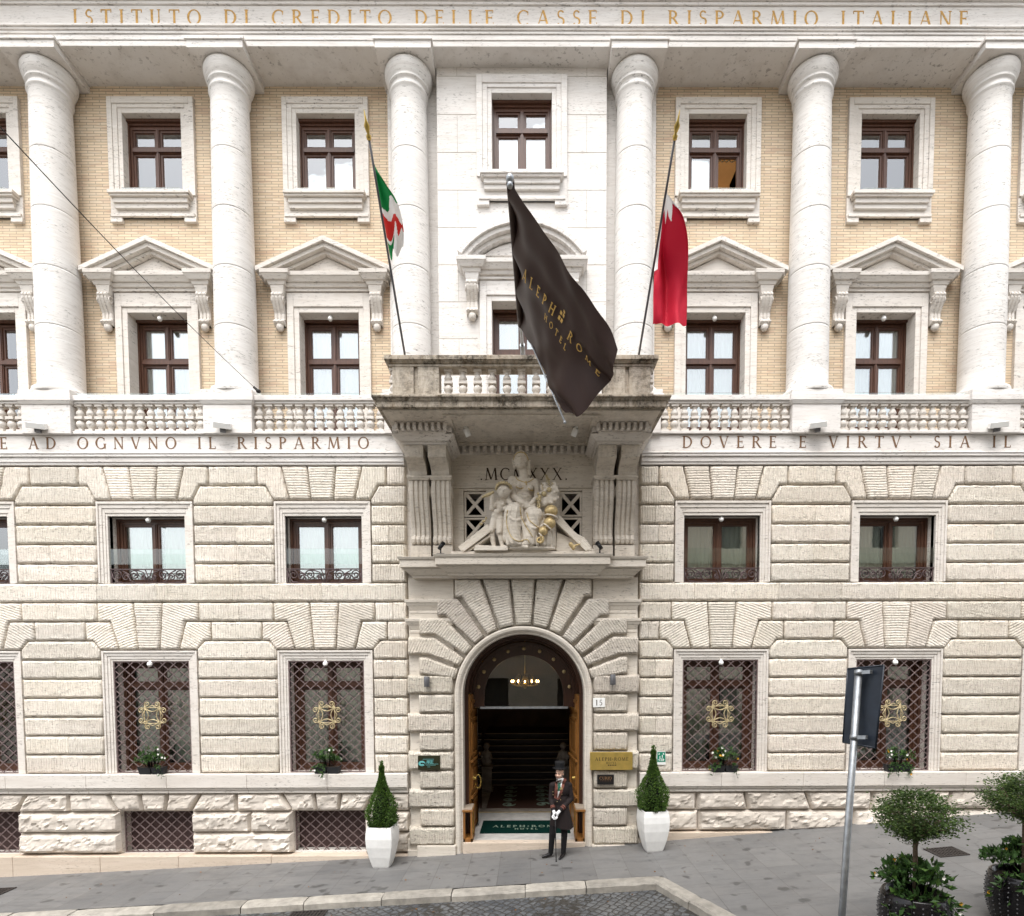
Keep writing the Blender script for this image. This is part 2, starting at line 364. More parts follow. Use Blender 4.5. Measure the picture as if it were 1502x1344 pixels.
# ---- stones with soft, ragged edges
def inset(poly, offs):
    n = len(poly); out = []
    for i in range(n):
        p0, p1, p2 = poly[i - 1], poly[i], poly[(i + 1) % n]
        d0 = Vector((p1[0] - p0[0], p1[1] - p0[1])).normalized(); d1 = Vector((p2[0] - p1[0], p2[1] - p1[1])).normalized()
        n0 = Vector((-d0.y, d0.x)); n1 = Vector((-d1.y, d1.x)); o0, o1 = offs[i - 1], offs[i]
        a = Vector(p1) + n0 * o0; b = Vector(p1) + n1 * o1; cr = d0.x * d1.y - d0.y * d1.x
        if abs(cr) < .05: out.append(tuple((a + b) / 2)); continue
        t = ((b - a).x * d1.y - (b - a).y * d1.x) / cr; out.append(tuple(a + d0 * t))
    return out
def ccw(poly):
    A = sum(poly[i - 1][0] * poly[i][1] - poly[i][0] * poly[i - 1][1] for i in range(len(poly)))
    return list(poly) if A > 0 else list(poly)[::-1]
def stone(mb, poly, y0, d, bev=.045, gap=.012, thin=(), axis=None, rag=.007, tint=None):
    """tooled ashlar: poly in (x,z); thin = edge numbers that are tight joints; axis = direction the grooves step along"""
    poly = ccw(poly); n = len(poly); t = tint or R_.uniform(.86, 1.07); t = (t * R_.uniform(.99, 1.01), t, t * R_.uniform(.97, 1.0))
    e = [0.07 if i in thin else 1. for i in range(n)]
    rings = [inset(poly, [0] * n), inset(poly, [gap * .35 * k for k in e]), inset(poly, [gap * k for k in e]), inset(poly, [(gap + bev * .35) * k for k in e]), inset(poly, [(gap + bev) * k for k in e])]
    ys = [y0 + .06, y0, y0 - d * .55, y0 - d * .86, y0 - d]
    cnt = [max(1, int((Vector(poly[i]) - Vector(poly[(i + 1) % n])).length / .085)) for i in range(n)]
    rows = []; rp = []
    for ri, (rg, y) in enumerate(zip(rings, ys)):
        pts = []
        for i in range(n):
            a, b = rg[i], rg[(i + 1) % n]
            for k in range(cnt[i]):
                f = k / cnt[i]; x, z = a[0] + (b[0] - a[0]) * f, a[1] + (b[1] - a[1]) * f
                if ri >= 2: x += R_.uniform(-rag, rag) * (.15 if i in thin else 1); z += R_.uniform(-rag, rag)
                pts.append((x, y + (R_.uniform(-rag, rag) * .6 if ri >= 3 else 0), z))
        rows.append(mb.add(pts)); rp.append(pts)
    ax = axis or (1, 0); off = R_.uniform(0, 5)
    def uv(p): return (p[0] * ax[0] + p[2] * ax[1] + off, p[2])
    m = len(rows[0])
    for r in range(4):
        for i in range(m):
            j = (i + 1) % m
            k = mb.face([rows[r][i], rows[r][j], rows[r + 1][j], rows[r + 1][i]], tint=t, uv=[uv(rp[r][i]), uv(rp[r][j]), uv(rp[r + 1][j]), uv(rp[r + 1][i])]); mb.sm.add(k)
    mb.face(rows[4], tint=t, uv=[uv(p) for p in rp[4]])
def rock(mb, q, y0, d, nx, nz, amp=.05):
    """rock-faced block from 4 corners (x,z) ccw from lower left"""
    t = R_.uniform(.88, 1.08); s = R_.uniform(0, 99); rows = []
    for j in range(nz + 1):
        v = j / nz; a = Vector(q[0]).lerp(Vector(q[3]), v); b = Vector(q[1]).lerp(Vector(q[2]), v); r = []
        for i in range(nx + 1):
            u = i / nx; p = a.lerp(b, u); e = min(min(u * nx, (1 - u) * nx), min(v * nz, (1 - v) * nz)); k = min(1, e / 1.6)
            h = noise.noise(Vector((p.x * 3.2, s, p.y * 4.5))) * .9 + noise.noise(Vector((p.x * 9, s + 3, p.y * 11))) * .5
            cellh = noise.cell(Vector((p.x * 4 + h * 1.3, s, p.y * 6 + h)))
            r.append((p.x, y0 - d * .55 * min(1, e * 3) - k * (d * .45 + amp * (h * .75 + cellh * .55)), p.y))
        rows.append(mb.add(r))
    for j in range(nz):
        for i in range(nx): mb.face([rows[j][i], rows[j][i + 1], rows[j + 1][i + 1], rows[j + 1][i]], tint=t)
    bk = mb.add([(p[0], y0 + .05, p[1]) for p in q])
    edges = [rows[0], [r[-1] for r in rows], rows[-1][::-1], [r[0] for r in rows][::-1]]
    for k, e in enumerate(edges): mb.face([bk[k]] + e[::1] + [bk[(k + 1) % 4]], tint=t)

# ---- Roman capitals drawn as strokes in a unit-height box
TK, TN = .15, .066
def _arc(cx, cy, rx, ry, a0, a1, tk=TK, tn=TN, n=14):
    out = []
    for i in range(n):
        q = []
        for a in (a0 + (a1 - a0) * i / n, a0 + (a1 - a0) * (i + 1) / n):
            a = math.radians(a); wv = tn + (tk - tn) * abs(math.cos(a)) ** 1.3
            q.append(((cx + (rx - wv / 2) * math.cos(a) - 0, cy + (ry - tn / 2 - (wv - tn) * .2) * math.sin(a)), (cx + (rx + wv / 2) * math.cos(a), cy + (ry + tn / 2) * math.sin(a))))
        out.append([q[0][0], q[0][1], q[1][1], q[1][0]])
    return out
def _ln(x0, y0, x1, y1, w):
    d = Vector((x1 - x0, y1 - y0)); 
    if abs(d.y) > abs(d.x) * .4: return [[(x0 - w / 2, y0), (x0 + w / 2, y0), (x1 + w / 2, y1), (x1 - w / 2, y1)]]
    n_ = Vector((-d.y, d.x)).normalized() * w / 2; return [[(x0 + n_.x, y0 + n_.y), (x0 - n_.x, y0 - n_.y), (x1 - n_.x, y1 - n_.y), (x1 + n_.x, y1 + n_.y)]]
def _sf(x, y, w=.27): 
    y = y - .0 if y == 0 else y - .045
    return [[(x - w / 2, y), (x + w / 2, y), (x + w / 2, y + .045), (x - w / 2, y + .045)]]
def _st(x): return _ln(x, 0, x, 1, TK) + _sf(x, 0) + _sf(x, 1)
GL = {
 'I': (.30, _st(.15)), ' ': (.55, []), '.': (.2, [[(.05, 0), (.17, 0), (.17, .12), (.05, .12)]]), '`': (.2, [[(.0, 1.0), (.14, 1.0), (.2, .82), (.15, .82)]]),
 'S': (.56, _arc(.28, .745, .19, .225, 30, 270, .10, .085) + _arc(.27, .27, .21, .245, 90, -150, .12, .085)),
 'T': (.74, _ln(.37, 0, .37, 1, TK) + _sf(.37, 0) + _ln(.02, .97, .72, .97, TN) + _ln(.04, .80, .03, .97, .05) + _ln(.70, .80, .71, .97, .05)),
 'U': (.78, _ln(.14, .3, .14, 1, TK) + _sf(.14, 1) + _arc(.38, .30, .24, .28, 180, 360, .11) + _ln(.62, .3, .62, 1, TN) + _sf(.62, 1, .22)),
 'O': (.92, _arc(.46, .5, .40, .48, 0, 360, n=26)),
 'D': (.86, _st(.14) + _arc(.30, .5, .46, .47, -90, 90, n=16) + _ln(.14, .97, .31, .97, TN) + _ln(.14, .03, .31, .03, TN)),
 'C': (.84, _arc(.46, .5, .40, .48, 48, 312, n=20) + _ln(.735, .68, .745, .92, .05)),
 'G': (.90, _arc(.46, .5, .40, .48, 48, 320, n=20) + _ln(.735, .70, .745, .92, .05) + _ln(.78, .05, .78, .42, TK) + _sf(.78, .45, .24)),
 'R': (.78, _st(.14) + _arc(.30, .745, .24, .225, -90, 90, n=10) + _ln(.14, .97, .31, .97, TN) + _ln(.14, .52, .31, .52, TN) + _ln(.72, 0, .36, .51, TK) + _sf(.75, 0, .16)),
 'P': (.66, _st(.14) + _arc(.30, .735, .25, .235, -90, 90, n=10) + _ln(.14, .97, .31, .97, TN) + _ln(.14, .50, .31, .50, TN)),
 'E': (.62, _st(.14) + _ln(.14, .97, .56, .97, TN) + _ln(.14, .51, .48, .51, TN) + _ln(.14, .03, .58, .03, TN) + _ln(.545, .82, .555, .97, .045) + _ln(.59, .03, .57, .19, .045) + _ln(.475, .43, .475, .59, .04)),
 'L': (.62, _st(.14) + _ln(.14, .03, .57, .03, TN) + _ln(.58, .03, .56, .2, .045)),
 'A': (.84, _ln(.07, 0, .41, 1, TN) + _ln(.74, 0, .42, 1, TK) + _ln(.20, .34, .64, .34, .05) + _sf(.08, 0, .22) + _sf(.75, 0, .24)),
 'M': (1.0, _ln(.07, 0, .17, 1, TN) + _ln(.48, .05, .17, 1, TK) + _ln(.48, .05, .81, 1, TN) + _ln(.91, 0, .82, 1, TK) + _sf(.07, 0, .2) + _sf(.91, 0, .24)),
 'N': (.86, _ln(.12, 0, .12, 1, TN) + _ln(.74, 0, .12, 1, TK) + _ln(.74, 0, .74, 1, TN) + _sf(.12, 0, .22) + _sf(.74, 1, .22)),
 'V': (.80, _ln(.40, 0, .06, 1, TK) + _ln(.40, 0, .72, 1, TN) + _sf(.07, 1, .24) + _sf(.72, 1, .2)),
 'X': (.78, _ln(.70, 0, .09, 1, TK) + _ln(.08, 0, .68, 1, TN) + _sf(.08, 0, .2) + _sf(.70, 0, .22) + _sf(.09, 1, .22) + _sf(.68, 1, .2)),
 'H': (.88, _st(.14) + _st(.74) + _ln(.14, .51, .74, .51, TN)),
 'B': (.68, _st(.14) + _arc(.28, .755, .22, .215, -90, 90, n=9) + _arc(.28, .27, .26, .24, -90, 90, n=9) + _ln(.14, .97, .3, .97, TN) + _ln(.14, .03, .3, .03, TN)),
 'Y': (.74, _ln(.36, 0, .36, .5, TK) + _ln(.36, .45, .06, 1, TK) + _ln(.36, .45, .68, 1, TN) + _sf(.36, 0) + _sf(.07, 1, .22) + _sf(.67, 1, .2)),
 '1': (.36, _ln(.18, 0, .18, 1, TK) + _sf(.18, 0) + _ln(.03, .82, .18, .98, TN)),
 '5': (.56, _arc(.24, .31, .22, .28, 130, -140, .12, .07) + _ln(.12, .52, .14, .97, TN) + _ln(.12, .96, .48, .96, .09)),
 '*': (.34, [[(.17, .3), (.30, .5), (.17, .7), (.04, .5)]]),
}
def text(mb, s, x0, x1, h, fn, y=0., th=.004, ratio=None):
    """letters of height h spread from x0 to x1; fn(x, z, k) -> point, k = tiny outward step"""
    tot = sum(GL[c][0] for c in s) * h; sp = (x1 - x0 - tot) / max(1, len(s) - 1); x = x0; k = 0
    for c in s:
        wd, st = GL[c]
        for q in st:
            k += 1; o = th + (k % 9) * .0004
            f = mb.add([fn(x + a * h, y + b * h, o) for a, b in q]); g_ = mb.add([fn(x + a * h, y + b * h, 0) for a, b in q])
            mb.face(f)
            for i in range(4): j = (i + 1) % 4; mb.face([f[i], f[j], g_[j], g_[i]])
        x += wd * h + sp

# ---- fused sculpted bodies
def blob(name, caps, mat, parent=None, voxel=.02, smooth=6, fac=.5):
    mb = MB()
    for c in caps:
        if len(c) == 2: mb.ball(c[0], c[1], 16)
        else:
            p0, r0, p1, r1 = c; p0, p1 = Vector(p0), Vector(p1); k = max(2, int((p1 - p0).length / (.6 * min(r0, r1))) + 1)
            for i in range(k + 1): f = i / k; mb.ball(p0.lerp(p1, f), r0 + (r1 - r0) * f, 12)
    o = mb.build(name, mat); m = o.modifiers.new('r', 'REMESH'); m.mode = 'VOXEL'; m.voxel_size = voxel
    if smooth: s_ = o.modifiers.new('s', 'SMOOTH'); s_.iterations = smooth; s_.factor = fac
    dg = bpy.context.evaluated_depsgraph_get(); me = bpy.data.meshes.new_from_object(o.evaluated_get(dg)); me.name = name
    o.modifiers.clear(); old = o.data; o.data = me; bpy.data.meshes.remove(old)
    me.polygons.foreach_set('use_smooth', [True] * len(me.polygons))
    if not me.materials: me.materials.append(MAT[mat])
    if parent: o.parent = parent
    return o
# ================================================================== the hotel
X0, HC, BAY = -.13, 2.30, 3.64
ZK = [8.0 - .3955 * k for k in range(17)]
COLX = [s * (HC + k * BAY) for k in (0, 1, 2) for s in (-1, 1)]
WINX = [s * (HC + BAY * (k + .5)) for k in (0, 1, 2) for s in (-1, 1)]
XL, XR = -14.2, 14.2            # the facade's modelled extent about the door axis
def GZ(x):
    """the street climbs to the right"""
    tb = [(-40, -2.0), (-16, -.72), (-11.16, -.487), (-1.98, -.043), (2.5, .20), (6.5, .50), (9.23, .74), (14, 1.1), (40, 2.8)]
    for (a, za), (b, zb) in zip(tb, tb[1:]):
        if x <= b: return za + (zb - za) * (x - a) / (b - a)
    return tb[-1][1]
hotel = thing('hotel_building', 'palatial pale stone hotel with six round columns, tan brick upper walls and arched wooden entrance', 'building')
def part(mb, name, mat, parent=hotel, **k): return mb.build(name, mat, parent, **k)
def holes_wall(mb, x0, x1, z0, z1, y, depth, holes):
    xs = sorted({x0, x1, *[h[0] for h in holes], *[h[1] for h in holes]}); zs = sorted({z0, z1, *[h[2] for h in holes], *[h[3] for h in holes]})
    xs = [x for x in xs if x0 <= x <= x1]; zs = [z for z in zs if z0 <= z <= z1]
    for a, b in zip(xs, xs[1:]):
        for c, d in zip(zs, zs[1:]):
            if any(h[0] <= (a + b) / 2 <= h[1] and h[2] <= (c + d) / 2 <= h[3] for h in holes): continue
            mb.quad((a, y, c), (b, y, c), (b, y, d), (a, y, d))
    for a, b, c, d in holes:
        mb.quad((a, y, c), (a, y + depth, c), (a, y + depth, d), (a, y, d)); mb.quad((b, y, c), (b, y, d), (b, y + depth, d), (b, y + depth, c))
        mb.quad((a, y, d), (a, y + depth, d), (b, y + depth, d), (b, y, d)); mb.quad((a, y, c), (b, y, c), (b, y + depth, c), (a, y + depth, c))
wx = lambda r: X0 + r
# ---- plain wall planes with their openings
h = []
for r in WINX:
    h += [(wx(r) - .79, wx(r) + .79, ZK[6], 7.0), (wx(r) - .79, wx(r) + .79, ZK[16], 4.02)]
    if r < 0: h.append((wx(r) - .76, wx(r) + .76, -.03 if r > -6 else -.06, .846))
h += [(wx(-1.46), wx(1.46), -1.2, 4.72), (wx(-1.22), wx(-.76), 6.45, 7.50), (wx(.76), wx(1.22), 6.45, 7.50)]
mb = MB(); holes_wall(mb, XL, XR, -1.2, 8.6, .03, .55, h); part(mb, 'lower_wall', 'trim_travertine', recalc=False)
h = []
for r in WINX: h += [(wx(r) - .62, wx(r) + .62, 13.80, 15.48), (wx(r) - .64, wx(r) + .64, 8.62, 11.42)]
h.append((wx(-1.72), wx(1.72), 8.62, 16.2))
mb = MB(); holes_wall(mb, XL, XR, 8.6, 16.6, .60, .5, h); part(mb, 'brick_wall', 'tan_brick', recalc=False)
mb = MB(); holes_wall(mb, wx(-1.73), wx(1.73), 8.6, 16.3, .21, .6, [(wx(-.62), wx(.62), 13.88, 15.52), (wx(-.64), wx(.64), 8.62, 11.42)])
for s in (-1, 1): mb.quad((wx(s * 1.73), .21, 8.6), (wx(s * 1.73), .62, 8.6), (wx(s * 1.73), .62, 16.3), (wx(s * 1.73), .21, 16.3))
part(mb, 'centre_wall', 'upper_travertine', recalc=False)
jm = MB()
for k in range(10):
    z = 9.2 + k * .74
    for a, b in ((-1.73, -.93), (.93, 1.73)): jm.box(wx(a), wx(b), .2065, .212, z, z + .009)
    for s in (-1, 1):
        if k % 2: jm.box(wx(s * 1.32), wx(s * 1.32) + .007, .2065, .212, z + .01, z + .735)
part(jm, 'wall_joint', 'joint_mortar')
mb = MB()
for s in (-1, 1): mb.box(wx(s * 2.25) - .54, wx(s * 2.25) + .54, .46, .66, 8.6, 16.1)
part(mb, 'pilaster', 'upper_travertine')
# ---- rooms behind the windows: floors, back wall
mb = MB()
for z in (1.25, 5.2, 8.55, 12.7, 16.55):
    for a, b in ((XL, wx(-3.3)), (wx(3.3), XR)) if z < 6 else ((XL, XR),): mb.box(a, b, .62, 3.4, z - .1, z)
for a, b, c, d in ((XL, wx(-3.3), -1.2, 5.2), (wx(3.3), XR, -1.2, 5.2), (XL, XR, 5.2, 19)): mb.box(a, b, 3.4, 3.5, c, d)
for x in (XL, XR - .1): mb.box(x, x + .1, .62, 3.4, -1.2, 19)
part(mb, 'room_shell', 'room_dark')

def lattice(x0, x1, z0, z1, y, dx, dz, r=.0105):
    q = MB(); w_, h_ = x1 - x0, z1 - z0; k = dz / dx
    i = -int(h_ / dz) - 2
    while i * dx < w_ + h_ / k + dx:
        for sg in (1, -1):
            c = i * dx + dx / 2; pts = []      # line z = z0 + k*(x - x0 - c)   or mirrored
            xa, xb = max(0, c), min(w_, c + h_ / k)
            if xb - xa > .02:
                A = (xa, (xa - c) * k); B = (xb, (xb - c) * k)
                if sg < 0: A, B = (w_ - A[0], A[1]), (w_ - B[0], B[1])
                yy = y + (.006 if sg < 0 else -.006); d = Vector((B[0] - A[0], B[1] - A[1])).normalized(); n_ = Vector((-d.y, d.x)) * r
                q.hexa([(x0 + A[0] + n_.x, yy - .007, z0 + A[1] + n_.y), (x0 + A[0] - n_.x, yy - .007, z0 + A[1] - n_.y), (x0 + A[0] - n_.x, yy + .007, z0 + A[1] - n_.y), (x0 + A[0] + n_.x, yy + .007, z0 + A[1] + n_.y)],
                       [(x0 + B[0] + n_.x, yy - .007, z0 + B[1] + n_.y), (x0 + B[0] - n_.x, yy - .007, z0 + B[1] - n_.y), (x0 + B[0] - n_.x, yy + .007, z0 + B[1] - n_.y), (x0 + B[0] + n_.x, yy + .007, z0 + B[1] + n_.y)])
        i += 1
    return q
# ---- tooled ashlar of the two lower storeys
mbL, mbR = MB(), MB(); mbC = MB()
def st(poly, **k): stone(mbL if poly[0][0] < 0 else mbR, [(wx(x), z) for x, z in poly], 0, .10, **k)
def course(xa, xb, za, zb, joint=True, rngs=.9):
    """one course, split at tight joints"""
    n = max(1, round((xb - xa) / R_.uniform(1.3, 1.9))) if joint else 1
    if joint and n == 1 and R_.random() < .35: n = 2
    cuts = [xa] + sorted(xa + (xb - xa) * (i + R_.uniform(-.18, .18)) / n for i in range(1, n)) + [xb]
    for i, (a, b) in enumerate(zip(cuts, cuts[1:])):
        thin = ([3] if i else []) + ([1] if i < n - 1 else [])
        st([(a, za), (b, za), (b, zb), (a, zb)], thin=thin)
def solid(p0, p1, zb, zt): course(p0, p1, zb, zt)
wins = sorted(WINX)
PW = BAY / 2 - .995      # half width of a pier
piers = [(w_ + .995, w2 - .995) for w_, w2 in zip(wins, wins[1:]) if not (w_ < 0 < w2)]
piers += [(wins[2] + .995, -2.40), (2.40, wins[3] - .995)]
ends = {(wins[2] + .995): 'L', 2.40: 'R'}
for a, b in piers:
    la, lb = a != 2.40, b != -2.40      # does the pier face a window on that side
    # first floor
    st([(a, ZK[2]), (b, ZK[2]), (b, 7.33)] + ([(b - .165, ZK[1]), ] if lb else [(b, ZK[1])]) + ([(a + .165, ZK[1]), (a, 7.33)] if la else [(a, ZK[1])]))
    for k in range(2, 6): course(a, b, ZK[k + 1], ZK[k])
    # ground floor
    st([(a, ZK[10]), (b, ZK[10]), (b, 4.27)] + ([(b - .16, ZK[9])] if lb else [(b, ZK[9])]) + ([(a + .16, ZK[9]), (a, 4.27)] if la else [(a, ZK[9])]))
    for k in range(10, 16): course(a, b, ZK[k + 1], ZK[k])
    # headers over the piers run out to the knees
    ia, ib = a + .33 if la else a, b - .33 if lb else b
    course(ia, ib, ZK[1], ZK[0]); 
    course(a - .12 if la else a, b + .12 if lb else b, ZK[8], ZK[7]) if False else None
    ja, jb = (a + .30 if la else a), (b - .30 if lb else b)
    course(ja, jb, ZK[9], ZK[8]); course(a + .05 if la else a, b - .05 if lb else b, ZK[8], ZK[7])
for r in wins:
    # flat arch of the first floor: two knees and three voussoirs
    zb = 7.31; tops = [-.83, -.29, .29, .83]; bots = [-.67, -.23, .23, .67]
    for i in range(3): st([(r + bots[i], zb), (r + bots[i + 1], zb), (r + tops[i + 1], ZK[0]), (r + tops[i], ZK[0])], axis=(0, 1))
    for s in (-1, 1):
        e = .995 + .33 if not (abs(r) < 5) or s * r > 0 else .995 + .33
        st([(r + s * .67, zb), (r + s * .83, ZK[0]), (r + s * e, ZK[0]), (r + s * e, ZK[1]), (r + s * 1.16, ZK[1]), (r + s * 1.0, zb)])
    # flat arch of the ground floor: keystone, tall knees, short knees
    zb = 4.25
    st([(r - .225, zb), (r + .225, zb), (r + .30, ZK[7]), (r - .30, ZK[7])], axis=(0, 1))
    for s in (-1, 1):
        st([(r + s * .225, zb), (r + s * .30, ZK[7]), (r + s * 1.045, ZK[7]), (r + s * 1.045, ZK[8]), (r + s * .78, ZK[8]), (r + s * .62, zb)], axis=(s * .35, .94))
        st([(r + s * .62, zb), (r + s * .78, ZK[8]), (r + s * 1.295, ZK[8]), (r + s * 1.295, ZK[9]), (r + s * 1.155, ZK[9]), (r + s * 1.02, zb)], axis=(s * .5, .86))
course(XL - X0, -2.40, ZK[7], ZK[6]); course(2.40, XR - X0, ZK[7], ZK[6])
part(mbL, 'tooled_ashlar', 'tooled_travertine'); part(mbR, 'tooled_ashlar', 'tooled_travertine')

# ---- string course, sill, rock-faced base, plinth
for a, b in ((XL, wx(-2.42)), (wx(2.42), XR)):
    mb = MB(); mb.box(a, b, -.12, .05, 8.245, 8.60)
    for z0, z1, y in ((8.215, 8.245, -.17), (8.16, 8.215, -.155), (8.06, 8.16, -.125), (8.01, 8.06, -.105)): mb.box(a, b, y, .05, z0, z1)
    part(mb, 'inscription_band', 'upper_travertine', bevel=.012)
for a, b in ((XL, wx(-2.42)), (wx(2.42), XR)):
    mb = MB(); n_ = 7; 
    for i in range(n_):
        xa, xb = a + (b - a) * i / n_, a + (b - a) * (i + 1) / n_
        mb.box(xa, xb - .003, -.20, .05, 1.385, ZK[16] - .004)
        mb.box(xa, xb - .003, -.17, .05, 1.34, 1.385); mb.box(xa, xb - .003, -.135, .05, 1.262, 1.34)
    part(mb, 'sill_course', 'trim_travertine', bevel=.010)
mb = MB()
zb_ = [1.255, .846, .40, -.045]
for a, b in piers:
    la, lb = a != 2.40, b != -2.40
    left = a < 0
    if left:
        ca, cb = a - (.245 if la else 0), b + (.245 if lb else 0)
        ta, tb = a + (.0 if la else 0), b - (.0 if lb else 0)
        m_ = (ca + cb) / 2 + R_.uniform(-.15, .15); tm = m_
        rock(mb, [(wx(ca + .012), zb_[1] + .01), (wx(m_ - .005), zb_[1] + .01), (wx(tm - .005), zb_[0]), (wx(ta), zb_[0])], 0, .12, 20, 9)
        rock(mb, [(wx(m_ + .005), zb_[1] + .01), (wx(cb - .012), zb_[1] + .01), (wx(tb), zb_[0]), (wx(tm + .005), zb_[0])], 0, .12, 20, 9)
        for z1, z0 in ((zb_[1], zb_[2]), (zb_[2], zb_[3])):
            if R_.random() < .5: sp = [ca + .01, cb - .01]
            else: sp = [ca + .01, (ca + cb) / 2 + R_.uniform(-.2, .2), cb - .01]
            for p0, p1 in zip(sp, sp[1:]): rock(mb, [(wx(p0 + .004), z0 + .012), (wx(p1 - .004), z0 + .012), (wx(p1 - .004), z1 - .006), (wx(p0 + .004), z1 - .006)], 0, .13, int((p1 - p0) * 18) + 4, 9)
for r in wins:
    if r < 0:
        bs = [-.74, -.24, .22, .74]; tp = [-.985, -.29, .27, .985]
        for i in range(3): rock(mb, [(wx(r + bs[i] + .006), zb_[1] + .012), (wx(r + bs[i + 1] - .006), zb_[1] + .012), (wx(r + tp[i + 1] - .010), zb_[0]), (wx(r + tp[i] + .010), zb_[0])], 0, .11, 14, 9)
part(mb, 'rock_faced_base', 'rock_travertine'); mb = MB()
x = 2.42
while x < XR - X0 - .3:      # the right half has no basement windows: plain rock-faced courses
    x1 = x + R_.uniform(.85, 1.6); sl = R_.uniform(-.16, .16)
    rock(mb, [(wx(x + .006), zb_[1] + .01), (wx(x1 - .006), zb_[1] + .01), (wx(x1 - .006 + sl), zb_[0]), (wx(x + .006 + (0 if x < 2.5 else pre)), zb_[0])], 0, .12, int((x1 - x) * 18), 9); pre = sl; x = x1
x = 2.42
while x < XR - X0 - .3:
    x1 = x + R_.uniform(.8, 1.9); rock(mb, [(wx(x + .006), zb_[2] + .01), (wx(x1 - .006), zb_[2] + .01), (wx(x1 - .006), zb_[1] - .006), (wx(x + .006), zb_[1] - .006)], 0, .12, int((x1 - x) * 18), 9); x = x1
part(mb, 'rock_faced_base', 'rock_travertine')
mb = MB()
x = XL
while x < wx(-2.45):
    x1 = min(x + R_.uniform(1.3, 2.1), wx(-2.43)); mb.box(x, x1 - .004, -.19, .05, -1.2, -.055); x = x1
part(mb, 'plinth', 'plinth_travertine', bevel=.012); mb = MB(); mb.box(wx(2.43), XR, -.15, .05, -1., .395)
part(mb, 'plinth', 'plinth_travertine', bevel=.012)

gb = MB(); q_ = None
for i, r in enumerate(r for r in wins if r < 0):
    q = lattice(-.755, .755, -.05, .84, .12, .226, .205, .010) if True else None
    q.ring((-.76, .76, -.06, .846), (-.74, .74, -.045, .83), .10, .14); o = part(q, 'basement_grille', 'iron_bronze'); o.location = (wx(r), 0, 0)
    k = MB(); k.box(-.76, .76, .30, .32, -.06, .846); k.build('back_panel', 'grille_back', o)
# ---- surrounds of the lower windows
def surround(z0, z1, oz, steps, name):
    m0 = MB()
    for ow, ot, y0 in steps: pass
    prev = None
    lay = steps
    for i, (ow, ot, y) in enumerate(lay):
        iw, it = (lay[i + 1][0], lay[i + 1][1]) if i + 1 < len(lay) else (.79, z1)
        m0.ring((-ow, ow, z0, ot), (-iw, iw, z0, it), y, .12)
    return m0
for z0, z1, lay, nm in ((ZK[6], 7.0, [(.985, 7.285, -.085), (.945, 7.235, -.062), (.885, 7.155, -.045), (.83, 7.06, -.03)], 0), (ZK[16], 4.02, [(.985, 4.235, -.085), (.945, 4.195, -.062), (.885, 4.13, -.045), (.83, 4.065, -.03)], 1)):
    base = surround(z0, z1, 0, lay, 0).build('window_surround', 'trim_travertine', hotel, bevel=.006)
    for i, r in enumerate(wins):
        o = base if i == 0 else copy_tree(base); o.location = (wx(r), 0, 0)

# ---- windows: wooden frame with panes, curtains and ironwork under it
def panes(m_parent, rects, y, glass='window_glass'):
    for x0, x1, z0, z1 in rects:
        q = MB(); q.box(x0, x1, y, y + .012, z0, z1); q.build('pane', glass, m_parent)
def curtain(m_parent, x0, x1, z0, z1, y, mat, amp=.022, per=.11, name='curtain'):
    q = MB(); n_ = int((x1 - x0) / per * 8); ph = R_.uniform(0, 6); rows = []
    for z, k in ((z1, .6), (z0, 1.)):
        rows.append(q.add([(x0 + (x1 - x0) * i / n_, y + amp * k * math.sin(i * 2 * PI / 8 + ph + .8 * math.sin(i * .21)), z) for i in range(n_ + 1)]))
    for i in range(n_): q.face([rows[0][i], rows[0][i + 1], rows[1][i + 1], rows[1][i]])
    return q.build(name, mat, m_parent, smooth=True, recalc=False)
def grid_frame(w, zb, zt, y, stile=.085, mull=.036, bars=(), head=.10, sill=.06, step=.03):
    """outer frame, two sashes and the glazing rectangles"""
    m_ = MB(); m_.ring((-w, w, zb, zt), (-w + stile * .45, w - stile * .45, zb + .02, zt - head * .5), y, y + .14)
    m_.ring((-w + stile * .5, w - stile * .5, zb + .018, zt - head * .45), (-w + stile, w - stile, zb + sill, zt - head), y + step, y + .13)
    a, b = -w + stile, w - stile; z0, z1 = zb + sill, zt - head; sw = .042; rects = []
    m_.box(-mull, mull, y + step - .006, y + .12, z0, z1); m_.box(-mull * .45, mull * .45, y + step - .022, y + step, z0, z1)
    zs = [z0] + [v for bb in bars for v in (bb[0], bb[1])] + [z1]
    for i in range(0, len(zs), 2):
        c, d = zs[i], zs[i + 1]
        for s in (-1, 1):
            xa, xb = sorted((s * mull, s * (w - stile))); m_.ring((xa, xb, c, d), (xa + sw, xb - sw, c + sw, d - sw), y + step + .02, y + .11); rects.append((xa + sw, xb - sw, c + sw, d - sw))
            m_.ring((xa + sw, xb - sw, c + sw, d - sw), (xa + sw + .014, xb - sw - .014, c + sw + .014, d - sw - .014), y + step + .038, y + .105)
    for c, d in bars: m_.box(a, b, y + step - .004, y + .12, c, d); m_.box(a, b, y + step - .03, y + step - .006, c + .012, d - .02)
    return m_, rects
def zpx(py, Y, px=485): return P(px, py, Y).z
